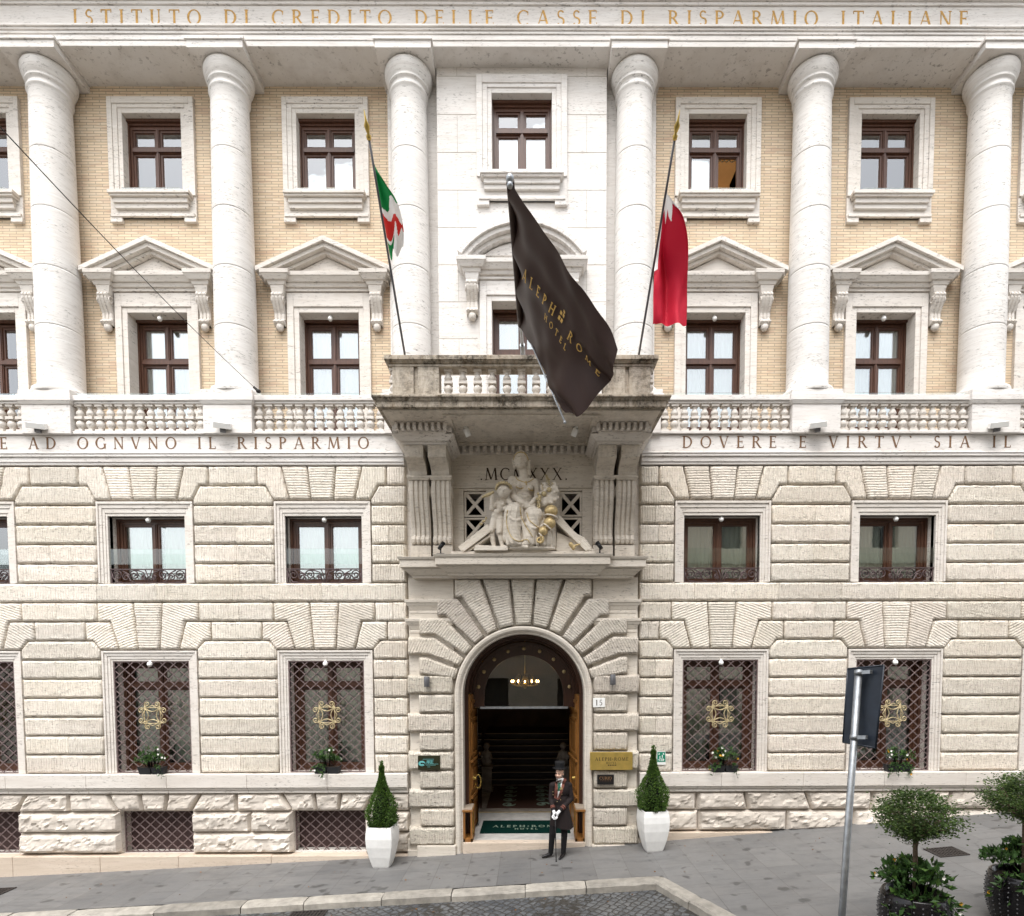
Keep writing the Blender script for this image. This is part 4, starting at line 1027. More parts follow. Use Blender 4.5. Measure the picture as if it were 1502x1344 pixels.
for x, y in pts:
    o = bp if not used else bp.copy(); o.location = (x, y, 8.655)
    if used: C.objects.link(o); o.parent = par
    used = True
# ================================================================== street
def struct(o): o['kind'] = 'structure'; return o
KY = lambda x: -2.03 - .012 * max(0, -x) * .8
KC = 2.33                                   # kerb turns the corner here and runs towards the viewer
kerb_pts = [(x, KY(x)) for x in np.arange(-26, KC, .5)] + [(KC, KY(KC))]
turn = [(KC + .40 * t, KY(KC) - t) for t in np.arange(.4, 12, .4)]
kerb_line = kerb_pts + turn
q = MB()
xs = list(np.arange(-26, KC, .5)) + [KC]
for a, b in zip(xs, xs[1:]):
    ys = np.linspace(.2, KY((a + b) / 2), 5)
    for i in range(4):
        f = i / 4; g_ = (i + 1) / 4; ya = lambda x, t: .2 + (KY(x) - .2) * t
        q.quad((a, ya(a, f), GZ(a)), (b, ya(b, f), GZ(b)), (b, ya(b, g_), GZ(b)), (a, ya(a, g_), GZ(a)))
ts_ = [0] + list(np.arange(.4, 12, .4)); xr = [0, .15, .4, .8, 1.5, 2.5, 4, 6, 9, 14, 22]
for t0, t1 in zip(ts_, ts_[1:]):
    for d0, d1 in zip(xr, xr[1:]):
        p = lambda t, d: (KC + .40 * t + d, KY(KC) - t, GZ(KC + .40 * t + d))
        q.quad(p(t0, d0), p(t0, d1), p(t1, d1), p(t1, d0))
for d0, d1 in zip(xr, xr[1:]): q.quad((KC + d0, .2, GZ(KC + d0)), (KC + d1, .2, GZ(KC + d1)), (KC + d1, KY(KC), GZ(KC + d1)), (KC + d0, KY(KC), GZ(KC + d0)))
o = q.build('pavement', 'basalt_paving', recalc=False, smooth=True); struct(o)
bm = bmesh.new(); bm.from_mesh(o.data); bmesh.ops.remove_doubles(bm, verts=bm.verts, dist=.001)
for f in bm.faces:
    if f.normal.z < 0: f.normal_flip()
bm.to_mesh(o.data); bm.free()
q = MB(); xs = [-500.] + list(np.arange(-60, 61, 2.)) + [500.]
for a, b in zip(xs, xs[1:]):
    for y0, y1 in ((-500, -60), (-60, 6), (6, 500)): q.quad((a, y0, GZ(a) - .125), (b, y0, GZ(b) - .125), (b, y1, GZ(b) - .125), (a, y1, GZ(a) - .125))
struct(q.build('road', 'basalt_cobble', recalc=False, smooth=True))
# kerb stones
q = MB(); KW = .27
def kerbrun(p0, p1, nrm):
    d = (Vector(p1) - Vector(p0)); L = d.length; d.normalize(); t = 0
    while t < L - .05:
        l = min(R_.uniform(.9, 1.5), L - t); e = l - .014; tint = R_.uniform(.8, 1.2); n_ = Vector(nrm); j = R_.uniform(-.012, .012); hz = R_.uniform(-.008, .012)
        nn = 8; rows = []
        for i in range(nn + 1):
            c = Vector(p0) + d * (t + e * i / nn) + n_ * j; k = GZ(c.x) + hz; rj = lambda s=.006: R_.uniform(-s, s)
            endp = .010 if i in (0, nn) else 0
            o_ = c - n_ * (KW - rj()); rows.append(q.add([(c.x, c.y, k - .2), (c.x, c.y, k + .004 - endp), (c.x - n_.x * .03, c.y - n_.y * .03, k + .012 + rj() - endp), (o_.x + n_.x * .035, o_.y + n_.y * .035, k + .008 + rj() - endp), (o_.x + rj(), o_.y + rj(), k - .03 + rj()), (o_.x - n_.x * .012, o_.y - n_.y * .012, k - .25)]))
        for a, b in zip(rows, rows[1:]):
            for i in range(5): q.face([a[i], a[i + 1], b[i + 1], b[i]], tint=tint)
        q.face(rows[0], tint=tint); q.face(rows[-1][::-1], tint=tint); t += l
kerbrun((-26, KY(-26) , 0)[:2], (KC - .02, KY(KC)), (0, 1))
dn = Vector((.40, -1)).normalized(); nn_ = Vector((-dn.y, dn.x))
kerbrun((KC + .0, KY(KC) + .0), (KC + .40 * 11.5, KY(KC) - 11.5), (nn_.x, nn_.y))
struct(q.build('kerb', 'kerb_travertine'))

def grate(x, y, w_, d_, label, lift=.004, bars=9):
    t = thing('drain_grate', label, 'drain grate', (x, y, GZ(x) + lift)); sl = GZ(x + .5) - GZ(x - .5)
    q = MB(); q.ring((-w_ / 2, w_ / 2, -d_ / 2, d_ / 2), (-w_ / 2 + .03, w_ / 2 - .03, -d_ / 2 + .03, d_ / 2 - .03), 0, .014)
    f = MB()
    for i in range(bars): a = -w_ / 2 + .03 + (w_ - .06) * (i + .5) / bars; f.box(a - .012, a + .012, 0, .012, -d_ / 2 + .03, d_ / 2 - .03)
    for i in range(3): a = -d_ / 2 + d_ * (i + 1) / 4; f.box(-w_ / 2 + .03, w_ / 2 - .03, 0, .010, a - .010, a + .010)
    b = MB(); b.box(-w_ / 2 + .01, w_ / 2 - .01, -.004, .001, -d_ / 2 + .01, d_ / 2 - .01)
    for m_, nm, mt in ((q, 'frame', 'cast_iron'), (f, 'bars', 'cast_iron'), (b, 'sump', 'black_metal')):
        m_.v = [(v[0], v[2], v[1]) for v in m_.v]; m_.v = [(v[0], v[1], v[2] + v[0] * sl) for v in m_.v]; m_.build(nm, mt, t)
grate(7.41, -1.98, .52, .44, 'rusty slotted iron grate in the paving behind the small round-crowned tree'); grate(-10.42, -1.05, .6, .36, 'dark iron grate in the sidewalk at the left edge of the picture'); grate(-3.75, -2.62, .6, .42, 'iron road grate against the kerb in the cobbles', -.119)

# ================================================================== entrance: doors, lobby
FZ = .215
q = MB()
q.box(wx(-1.27), wx(1.27), -.22, 2.2, -.5, FZ); part(q, 'threshold', 'plinth_travertine', bevel=.01); q = MB(); q.box(wx(-1.2), wx(1.2), -.02, 2.17, FZ, FZ + .004); part(q, 'threshold_floor', 'threshold_marble')
q = MB(); q.box(wx(-2.6), wx(2.6), 2.2, 9.6, FZ - .2, FZ - .002); part(q, 'lobby_floor', 'lobby_marble')
q = MB(); q.box(wx(-1.2), wx(1.2), 2.18, 2.22, FZ, FZ + .009); part(q, 'brass_strip', 'brass')
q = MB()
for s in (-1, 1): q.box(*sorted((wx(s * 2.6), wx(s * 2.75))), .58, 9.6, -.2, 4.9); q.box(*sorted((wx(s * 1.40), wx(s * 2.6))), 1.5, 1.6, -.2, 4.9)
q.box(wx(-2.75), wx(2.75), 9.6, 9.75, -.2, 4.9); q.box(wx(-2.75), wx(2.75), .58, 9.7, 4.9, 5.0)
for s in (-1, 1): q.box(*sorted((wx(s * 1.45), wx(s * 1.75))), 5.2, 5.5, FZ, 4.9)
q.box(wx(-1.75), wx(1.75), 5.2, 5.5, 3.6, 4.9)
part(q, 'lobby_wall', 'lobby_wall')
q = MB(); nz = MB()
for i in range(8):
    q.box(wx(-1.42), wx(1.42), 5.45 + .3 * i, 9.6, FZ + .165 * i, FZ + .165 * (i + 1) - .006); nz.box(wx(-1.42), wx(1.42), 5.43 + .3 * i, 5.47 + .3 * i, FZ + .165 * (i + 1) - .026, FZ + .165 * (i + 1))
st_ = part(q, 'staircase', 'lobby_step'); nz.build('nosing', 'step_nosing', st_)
# dark arched lining and fanlight
q = MB()
def arch_ring(m_, r0, r1, y0, y1, zc, zlow=None, n=32):
    pth = ([(1, 0, zlow)] if zlow is not None else []) + [(math.cos(PI * i / n), math.sin(PI * i / n), zc) for i in range(n + 1)] + ([(-1, 0, zlow)] if zlow is not None else [])
    rows = [m_.add([(wx(c * r0), y0, z + s * r0), (wx(c * r1), y0, z + s * r1), (wx(c * r1), y1, z + s * r1), (wx(c * r0), y1, z + s * r0)]) for c, s, z in pth]
    for a, b in zip(rows, rows[1:]):
        for i in range(4): j = (i + 1) % 4; m_.face([a[i], a[j], b[j], b[i]])
    m_.face(rows[0]); m_.face(rows[-1][::-1])
arch_ring(q, 1.24, 1.33, .20, 1.5, zsp, FZ); arch_ring(q, 1.19, 1.25, .22, .30, zsp, FZ); arch_ring(q, 1.15, 1.24, .62, .70, zsp)
part(q, 'arched_lining', 'dark_door_wood')
q = MB(); arch_ring(q, .90, 1.17, .78, .90, zsp - .05); arch_ring(q, .88, .93, .75, .92, zsp - .05); arch_ring(q, 1.10, 1.17, .745, .90, zsp - .05)
zbar = P(770, 1037, .85).z
q.box(wx(-1.17), wx(-.88), .78, .90, zbar, zsp - .05); q.box(wx(.88), wx(1.17), .78, .90, zbar, zsp - .05)
fan = part(q, 'fanlight_frame', 'dark_door_wood')
q = MB()
for i in range(9):
    a = PI * (i + .5) / 9; q.ball((wx(1.03 * math.cos(a)), .775, zsp - .05 + 1.03 * math.sin(a)), (.045, .03, .045), 8)
q.build('rosette', 'gold_leaf', fan)
q = MB(); n_ = 24; c_ = [(wx(.9 * math.cos(PI * i / n_)), zsp - .05 + .9 * math.sin(PI * i / n_)) for i in range(n_ + 1)]; q.prism([(wx(.9), zbar)] + c_ + [(wx(-.9), zbar)], .83, .845); q.build('fanlight_glass', 'door_glass', fan)
q = MB(); q.box(wx(-.98), wx(.98), .76, .88, zbar - .035, zbar + .012); part(q, 'door_bar', 'galvanised')
# timber leaves folded back, brass guards at their feet
def leaf(s):
    q = MB(); L = 1.18; zt = zsp - .03; th = .065
    def B(a, b, y0, y1, z0, z1): q.box(min(a, b), max(a, b), y0, y1, z0, z1)
    xo = 0.; xi = -s * th
    B(xo, xi, 0, L, FZ + .02, zt)
    f = -s * (th + .028)
    for z0, z1 in ((.30, .95), (1.12, 1.75), (1.90, 2.75), (2.88, zt - .12)):
        for a, b, c, d in ((.10, L - .10, z0, z0 + .07), (.10, L - .10, z1 - .07, z1), (.10, .17, z0, z1), (L - .17, L - .10, z0, z1)): B(xi, f, a, b, c, d)
        B(xi, xi - s * .018, .28, L - .28, z0 + .14, z1 - .14)
    B(xi, f - s * .02, .02, L - .02, 1.01, 1.07); B(xi, f - s * .02, .02, L - .02, 1.80, 1.85)
    o = q.build('door_leaf', 'door_wood', hotel, bevel=.006); o.location = (wx(s * 1.225), .32, 0); o.rotation_euler.z = s * math.radians(4)
    k = MB(); k.ball((-s * .12, .25, 1.42), .035, 10); k.lathe([(.03, 0), (.02, .06)], (-s * .09, .25, 1.39), 8); k.build('knob', 'brass', o)
for s in (-1, 1): leaf(s)
for s in (-1, 1):
    q = MB(); a, b = sorted((wx(s * 1.275), wx(s * 1.075))); y0, y1 = -.16, .30; zt = FZ + .72
    for xx in (a, b - .045):
        for yy in (y0, y1 - .045): q.box(xx, xx + .045, yy, yy + .045, FZ, zt - .04)
    q.box(a, b, y0, y1, FZ, FZ + .07); q.box(a - .012, b + .012, y0 - .02, y1, zt - .085, zt - .04)
    o = part(q, 'door_guard', 'door_wood', bevel=.004)
    k = MB(); k.box(a + .01, b - .01, y0 + .005, y1 - .02, zt - .04, zt - .012); k.build('guard_cap', 'step_nosing', o)
    k = MB()
    for i in range(7):
        for j in range(2): yy = y0 + .08 + (y1 - y0 - .16) * i / 6; k.tube([(b - .02 if s < 0 else a + .02, yy, FZ + .07), (b - .02 if s < 0 else a + .02, yy, zt - .09)], .010, 6)
    k.build('guard_bars', 'brass', o)
q = MB(); q.box(wx(-1.06), wx(-1.05), .95, 1.85, FZ + .02, zbar - .04); gd = part(q, 'glass_door', 'door_glass')
q = MB(); c0 = (wx(-1.055), .93, 1.27); q.tube([(c0[0] + .065 * math.cos(a), c0[1], c0[2] + .15 * math.sin(a)) for a in np.linspace(0, 2 * PI, 30)], .012, 8); q.build('ring_handle', 'brass', gd)
# mat, rug, chandelier and the stair figures are things of their own
mb_ = MB(); z = FZ + .004; mb_.box(wx(-.98), wx(1.02), .42, 1.42, FZ + .0045, FZ + .014)
mat_ = tag(mb_.build('doormat', 'mat_green'), 'dark green doormat with pale lettering inside the entrance', 'doormat')
q = MB(); fn = lambda x, y, k: (x, y, FZ + .0142 + k)
text(q, 'ALEPH*ROME', wx(-.72), wx(.80), .15, lambda x, z, k: fn(x, .86 + z, k), ratio=1); text(q, 'HOTEL', wx(-.22), wx(.30), .095, lambda x, z, k: fn(x, .68 + z, k)); q.build('lettering', 'mat_letter', mat_)
q = MB(); q.box(wx(-1.0), wx(1.0), 2.6, 5.2, FZ, FZ + .012); rug = tag(q.build('lobby_rug', 'rug_red'), 'dim reddish patterned rug on the lobby floor before the stairs', 'rug')
q = MB()
for i in range(5):
    for s in (-1, 1): q.tube([(p[0] + wx(s * .45), 2.95 + i * .5 + p[2], FZ + .013) for p in spiral((0, 0), .19, 0, 1.3, s, 18)], .022, 4)
q.build('rug_scroll', 'mat_letter', rug)
cp = P(770, 1003, 5.0); ch = thing('chandelier', 'lit brass chandelier hanging in the lobby behind the fanlight', 'chandelier', tuple(cp))
q = MB(); q.tube([(0, 0, .06), (0, 0, 4.9 - cp.z)], .012, 6); q.lathe([(.02, .25), (.06, .15), (.03, .05), (.09, -.02), (.05, -.12), (.01, -.16)], n=10)
for i in range(12):
    a = 2 * PI * i / 12; q.tube([(.05 * math.cos(a), .05 * math.sin(a), 0), (.2 * math.cos(a), .2 * math.sin(a), -.08), (.36 * math.cos(a), .36 * math.sin(a), -.04), (.40 * math.cos(a), .40 * math.sin(a), .03)], .010, 5)
for i in range(20):
    a = 2 * PI * i / 20; q.tube([(.38 * math.cos(a), .38 * math.sin(a), -.03), (.18 * math.cos(a), .18 * math.sin(a), .30)], .005, 4)
q.build('arms', 'brass', ch)
q = MB()
for i in range(12): a = 2 * PI * i / 12; q.ball((.40 * math.cos(a), .40 * math.sin(a), .075), (.017, .017, .036), 8)
q.build('bulbs', 'bulb_glow', ch)
for s, lb in ((-1, 'small pale cherub figure on a pedestal left of the lobby stairs'), (1, 'small pale cherub figure on a pedestal right of the lobby stairs behind the doorman')):
    x = wx(-.02 + s * 1.12); t = thing('lobby_figure', lb, 'statue', (x, 4.6, FZ))
    q = MB(); q.box(-.2, .2, -.2, .2, 0, .08); q.box(-.16, .16, -.16, .16, .08, .68); q.box(-.2, .2, -.2, .2, .68, .74); q.build('pedestal', 'lobby_marble', t, bevel=.01)
    blob('figure', [((0, 0, 1.32), .10), ((0, 0, 1.05), (.13, .11, .18)), ((0, 0, .86), (.16, .14, .13)), ((-.1, -.02, 1.12), .05, (-.17, -.08, .95), .04), ((.1, -.02, 1.12), .05, (.15, -.1, .98), .04)], 'lobby_marble', t, .02, 3)

# ================================================================== things fixed to the facade
bayname = {1: 'outer left bay', 2: 'inner left bay', 3: 'inner right bay', 4: 'outer right bay'}
def spot_mesh():
    q = MB(); q.lathe([(.022, .05), (.022, 0)], n=8); q.ball((0, -.01, -.015), (.05, .055, .042), 12); q.lathe([(.03, -.075), (.045, -.05), (.05, -.02)], (0, -.02, 0), 10); return q
sp0 = spot_mesh().build('window_spotlight', 'white_enamel'); used = False
for lvl, z, y in (('pedimented window', 11.365, .66), ('railed window', 6.965, .06), ('latticed window', 3.985, -.05)):
    for i in range(1, 5):
        o = sp0 if not used else sp0.copy()
        if used: C.objects.link(o)
        used = True; o.location = (wx(wins[i]), y, z); tag(o, f'small white lamp above the {lvl} in the {bayname[i]}', 'lamp', 'white lamps at the window heads')
fl = None
for px, py, lb in ((52, 631, 'white floodlight box on the ledge below the leftmost column'), (324, 631, 'white floodlight box on the ledge below the second column from the left'), (1202, 626, 'white floodlight box on the ledge below the second column from the right'), (1466, 625, 'white floodlight box on the ledge below the rightmost column')):
    p = P(px, py, -.3); t = thing('floodlight', lb, 'floodlight', (p.x, -.215, 8.603), 'white floodlights on the ledge')
    q = MB(); s = 1 if px < 700 else -1
    q.hexa([(-.16, -.16, .03), (.16, -.16, .03), (.16, .0, .10), (-.16, .0, .10)], [(-.15, -.20, .13), (.15, -.20, .13), (.15, -.03, .20), (-.15, -.03, .20)]); q.build('housing', 'white_enamel', t, bevel=.006)
    q = MB(); q.box(-.05, .05, -.08, -.02, 0, .06); q.build('bracket', 'grey_metal', t); t.rotation_euler.z = s * .35
for px, lb in ((645.6, 'black adjustable spotlight on the ledge left of the carved group'), (880.5, 'black adjustable spotlight on the ledge right of the carved group')):
    p = P(px, 803, -.62); t = thing('spotlight', lb, 'spotlight', (p.x, -.55, 6.10 if abs(p.x - X0) > 1.42 else 6.16), 'black spotlights on the portal ledge')
    q = MB(); q.box(-.075, .075, -.05, .05, 0, .03); q.tube([(0, 0, .03), (0, 0, .15)], .014, 6); q.build('foot', 'black_metal', t)
    s = 1 if px < 700 else -1; q = MB(); q.tube([(-.03 * s, -.02, .12), (.05 * s, .05, .25)], [.035, .045], 10); q.build('lamp_head', 'black_metal', t)
for px, lb in ((683, 'small white spotlight under the balcony slab on the left'), (845, 'small white spotlight under the balcony slab on the right')):
    p = P(px, 624, -1.1); q = MB(); s = 1 if px < 760 else -1; q.tube([(0, 0, 0), (s * .05, .06, -.12)], .055, 12); q.box(-.03, .03, -.03, .03, -.0, .03); o = q.build('soffit_spotlight', 'white_enamel'); o.location = (p.x, -1.1, 8.335); tag(o, lb, 'spotlight', 'white spotlights under the balcony')
for px, py, lb in ((626, 1000, 'grey cylinder wall lamp on the portal stone left of the arch'), (899, 997, 'grey cylinder wall lamp on the portal stone right of the arch')):
    p = P(px, py, -.34); t = thing('wall_lamp', lb, 'wall lamp', (p.x, -.25, p.z), 'grey wall lamps beside the arch')
    q = MB(); q.lathe([(.055, -.105), (.058, -.10), (.058, .10), (.055, .105)], (0, -.09, 0), 16); q.build('shade', 'grey_metal', t); q = MB(); q.box(-.03, .03, -.04, .01, -.05, .05); q.build('bracket', 'grey_metal', t)
def plaque(name, label, px0, px1, py0, py1, Y, mat, texts, bolts=None, th=.02):
    a, b = P(px0, py1, Y), P(px1, py0, Y); t = thing(name, label, 'plaque', ((a.x + b.x) / 2, Y + th, a.z)); w_, h_ = b.x - a.x, b.z - a.z
    q = MB(); q.box(-w_ / 2, w_ / 2, -th, 0, 0, h_); q.build('plate', mat, t, bevel=.003)
    for s, x0, x1, zb, hh, m_ in texts:
        q = MB(); text(q, s, -w_ / 2 + w_ * x0, -w_ / 2 + w_ * x1, h_ * hh, lambda x, z, k: (x, -th - .0008 - k * .5, h_ * zb + z)); q.build('lettering', m_, t)
    return t, w_, h_
plaque('name_plaque', 'large polished brass name plaque to the right of the entrance', 865.5, 928, 1103.5, 1129.7, -.31, 'brass', [('ALEPH*ROME', .12, .90, .52, .19, 'incised_dark'), ('HOTEL', .38, .62, .34, .11, 'incised_dark'), ('.....', .41, .62, .24, .5, 'incised_dark')], th=.05)
plaque('name_plaque', 'small black plaque with copper lettering below the brass one', 876, 900.5, 1136.5, 1151, -.29, 'plaque_black', [('CURIO', .14, .86, .50, .30, 'copper_line'), ('.......', .2, .8, .36, .35, 'copper_line')])
t, w_, h_ = plaque('name_plaque', 'dark green plaque with a teal oval emblem to the left of the entrance', 613, 645.5, 1108.5, 1129.5, -.27, 'plaque_dark', [('ARTE', .36, .70, .45, .22, 'plaque_teal')])
q = MB()
for k in range(3): q.tube([(-w_ * .32 + w_ * .14 * (1 - k * .22) * math.cos(a), -.023, h_ * .45 + h_ * .16 * (1 - k * .25) * math.sin(a)) for a in np.linspace(.3 * k, 5.6, 16)], .008, 5)
q.build('emblem', 'plaque_teal', t); q = MB()
for zz, a, b in ((.74, .22, .72), (.40, .32, .92), (.32, .36, .80), (.20, .42, .55)): q.box(w_ * (a - .5), w_ * (b - .5), -.0215, -.0195, h_ * zz, h_ * (zz + .018))
q.build('fine_print', 'plaque_teal', t)
t, w_, h_ = plaque('number_plaque', 'white marble house number plate on the right of the arch', 870, 887.5, 1024, 1037.5, -.265, 'sign_white', [('15', .22, .78, .2, .6, 'incised_dark')])
t, w_, h_ = plaque('assembly_sign', 'green and white emergency assembly point sign by the right-hand cone bush', 963.5, 976.5, 1102.5, 1122, -.125, 'sign_white', [], th=.01)
q = MB(); q.box(-w_ * .46, w_ * .46, -.013, -.0101, h_ * .22, h_ * .97); q.build('green_panel', 'sign_green', t)
q = MB()
for a, b in ((-.18, .62), (.12, .70), (-.02, .45), (.2, .45)): q.ball((w_ * a * .9, -.014, h_ * b), (w_ * .055, .002, h_ * .045), 8); q.box(w_ * a * .9 - w_ * .05, w_ * a * .9 + w_ * .05, -.0155, -.0135, h_ * (b - .16), h_ * (b - .05))
for sx in (-1, 1):
    for sz in (-1, 1):
        cx, cz = sx * w_ * .30, h_ * (.595 + sz * .26); q.prism([(cx - sx * w_ * .12, cz - sz * h_ * .085), (cx + sx * w_ * .06, cz - sz * h_ * .075), (cx - sx * w_ * .10, cz + sz * h_ * .05)], -.0145, -.013)
q.build('pictogram', 'sign_white', t)

# ---- flags
def pole(mbx, a, b, r0, r1): mbx.tube([Vector(a).lerp(Vector(b), i / 6) for i in range(7)], [r0 + (r1 - r0) * i / 6 for i in range(7)], 10)
def sheet(name, fn, nu, nv, mats, col, parent):
    q = MB(); rows = [q.add([fn(i / nu, j / nv) for i in range(nu + 1)]) for j in range(nv + 1)]
    for j in range(nv):
        for i in range(nu): q.face([rows[j][i], rows[j][i + 1], rows[j + 1][i + 1], rows[j + 1][i]], mi=col((i + .5) / nu, (j + .5) / nv))
    return q.build(name, mats, parent, smooth=True, recalc=False)
def curve(pts, t):
    t = max(0, min(.9999, t)) * (len(pts) - 1); i = int(t); f = t - i; p = lambda k: Vector(pts[max(0, min(len(pts) - 1, k))])
    p0, p1, p2, p3 = p(i - 1), p(i), p(i + 1), p(i + 2)
    return .5 * ((2 * p1) + (p2 - p0) * f + (2 * p0 - 5 * p1 + 4 * p2 - p3) * f * f + (3 * p1 - p0 - 3 * p2 + p3) * f ** 3)
def finial(t, top, d):
    q = MB(); top = Vector(top); d = Vector(d).normalized(); L = lambda k: top + d * k
    q.tube([L(0), L(.04), L(.06), L(.10), L(.14), L(.19), L(.30)], [.03, .035, .015, .03, .04, .016, .003], 10); q.build('finial', 'brass', t)
# tricolour
pb, pt = P(597, 521, -1.35), P(541.5, 205, -3.85); t = thing('flag', 'small limp green, white and red flag on a slanting pole left of the balcony', 'flag', tuple(pb)); inv = -pb
q = MB(); pole(q, (0, 0, -.25), pt - pb, .020, .016); q.build('flagpole', 'grey_metal', t); finial(t, pt - pb, pt - pb)
hoist = [P(549, 245, -3.5) - pb, P(557, 290, -3.2) - pb, P(565, 335, -2.85) - pb, P(572, 377, -2.55) - pb]
fly = [P(550, 243, -3.52) - pb, P(577, 287, -3.3) - pb, P(594, 332, -3.0) - pb, P(589, 366, -2.8) - pb]
def itf(u, v):
    a, b = curve(hoist, v), curve(fly, v); p = a.lerp(b, u); k = math.sin(PI * u) * math.sin(PI * min(1, v * 1.2))
    return p + Vector((.03 * math.sin(v * 9 + u * 5) * u, -.10 * math.sin(u * 9 + v * 4) * (.3 + k), .05 * math.sin(u * 11 + v * 3) * u + (-.05 * math.sin(u * 13) * v)))
def itc(u, v):
    if v < .46 - .09 * u: return 0
    if v < .51 + .11 * u: return 1
    if v < (.76 if u < .38 else .70 + .05 * math.sin(u * 20)): return 2
    if u < .46 and v > .80: return 0
    return 1
sheet('cloth', itf, 40, 80, ['flag_green', 'flag_white', 'flag_red'], itc, t)
# maroon and white
pb, pt = P(934, 519, -1.35), P(989.5, 205, -4.0); t = thing('flag', 'maroon flag with a white saw-toothed band on a slanting pole right of the balcony', 'flag', tuple(pb))
q = MB(); pole(q, (0, 0, -.25), pt - pb, .020, .016); q.build('flagpole', 'grey_metal', t); finial(t, pt - pb, pt - pb)
ho = [P(976, 280, -3.4) - pb, P(968, 330, -3.0) - pb, P(960, 385, -2.55) - pb, P(956, 430, -2.75) - pb, P(955, 483, -2.8) - pb]
fy = [P(977, 279, -3.42) - pb, P(996, 315, -3.3) - pb, P(1007, 370, -3.0) - pb, P(1010, 430, -2.85) - pb, P(1007, 472, -2.9) - pb]
def qf(u, v):
    a, b = curve(ho, v), curve(fy, v); p = a.lerp(b, u); return p + Vector((.02 * math.sin(v * 10 + u * 4) * u, -.09 * math.sin(u * 8.5 + v * 1.5) * min(1, 3 * v) - .05 * math.sin(u * 4 - v * 6) - .035 * math.sin(u * 17 - v * 4) * v - .02 * noise.noise(Vector((u * 5, v * 8, 0))), .05 * math.sin(u * 6) * v))
def qc(u, v):
    z = abs((u * 3.2) % 1 - .5) * 2
    return 1 if v < .17 + .10 * z or (u < .10 and v < .60) else 0
sheet('cloth', qf, 70, 120, ['flag_maroon', 'flag_white'], qc, t)
# brown banner
A, B, Cc, D = P(748.5, 266, -4.4), P(914, 508, -4.7), P(829, 610, -3.4), P(764, 478, -1.95)
tip = P(748, 262, -4.45); pb = tip + (D - tip) * 1.30; t = thing('hotel_banner', 'large dark brown banner with gold lettering on a long pole over the balcony', 'flag', tuple(pb))
q = MB(); pole(q, (0, 0, 0), tip - pb, .030, .024); q.build('flagpole', 'galvanised', t)
q = MB(); q.ball(tip - pb, .052, 14); q.lathe([(.03, -.05), (.04, -.08), (.03, -.11)], tip - pb, 10); q.build('finial', 'galvanised', t)
q = MB(); sl = MB(); sl.tube([A.lerp(D, i / 10) - pb + Vector((0, -.01, 0)) for i in range(11)], .052, 12); sl.build('sleeve', 'banner_brown', t); q.tube([P(766, 474, -1.93) - pb, P(828, 618, -3.45) - pb], .013, 8); q.ball(P(828.5, 619.5, -3.47) - pb, .024, 8); q.build('spreader_rod', 'galvanised', t)
q = MB(); q.tube([(0, 0, 0), (tip - pb).normalized() * .30], .045, 10); q.tube([(0, .02, .04), (0, .02, 8.6 - pb.z)], .03, 8); q.box(-.09, .09, -.07, .11, 8.6 - pb.z, 8.64 - pb.z); q.build('pole_bracket', 'galvanised', t)
nb_ = (B - A).cross(D - A).normalized(); nb_ = nb_ if nb_.y < 0 else -nb_
def bf(u, v, off=0.):
    p = (A.lerp(B, u)).lerp(D.lerp(Cc, u), v) - pb
    w_ = .035 * math.sin(7 * u + 2 * v) * (u) + .05 * math.sin(PI * v) * math.sin(PI * u) + .020 * math.sin(15 * v * u + 5 * u) * u + .09 * u ** 4 * math.sin(9 * v + 1) + .05 * (1 - u) ** 6 * math.sin(20 * v)
    w_ += .013 * math.sin(u * 26 - v * 9) * (.3 + u * u) + .030 * max(0, u - .55) * math.sin(v * 26 + u * 7) + .012 * math.sin(v * 31 + 2 * math.sin(u * 5)) * (1 - v)
    w_ += .018 * noise.noise(Vector((u * 6, v * 5, 1.7))) + .05 * noise.noise(Vector((u * 2.2, v * 2, 4.)))
    edge = .05 * math.sin(v * 11) * u ** 6 + .20 * math.sin(PI * v) ** .8 * u ** 5
    return p + nb_ * (w_ + off) + (B - A).normalized() * edge
sheet('cloth', bf, 60, 44, ['banner_brown'], lambda u, v: 0, t)
q = MB(); text(q, 'ALEPH  ROME', .19, .95, .048, lambda x, z, k: bf(x, .415 - z * 1.6, .030 + k)); text(q, 'HOTEL', .44, .70, .036, lambda x, z, k: bf(x, .525 - z * 1.6, .030 + k))
for du, dv in ((0, .01), (.03, .0), (.0, .06), (.03, .055), (.03, -.045)):
    u0, v0 = .552 + du * .85, .315 + dv * .85; f_ = q.add([bf(u0 + a, v0 + b, .031) for a, b in ((0, 0), (.018, 0), (.018, .028), (0, .028))]); q.face(f_)
q.build('lettering', 'banner_gold', t)
# overhead cable
c0, c1 = P(379, 574, -.3), P(-330, -170, -8.5); q = MB(); q.tube([c0.lerp(c1, i / 24) - Vector((0, 0, .10 * math.sin(PI * i / 24))) - c0 for i in range(25)], .0052, 6)
cb = q.build('overhead_cable', 'cable_dark'); cb.location = c0; tag(cb, 'thin dark cable slanting across the upper left of the facade', 'cable')
q = MB(); q.ball((0, 0, 0), (.05, .05, .04), 8); q.tube([(0, 0, 0), (-.08, -.03, .07)], .025, 8); q.build('cable_clamp', 'cable_dark', cb)

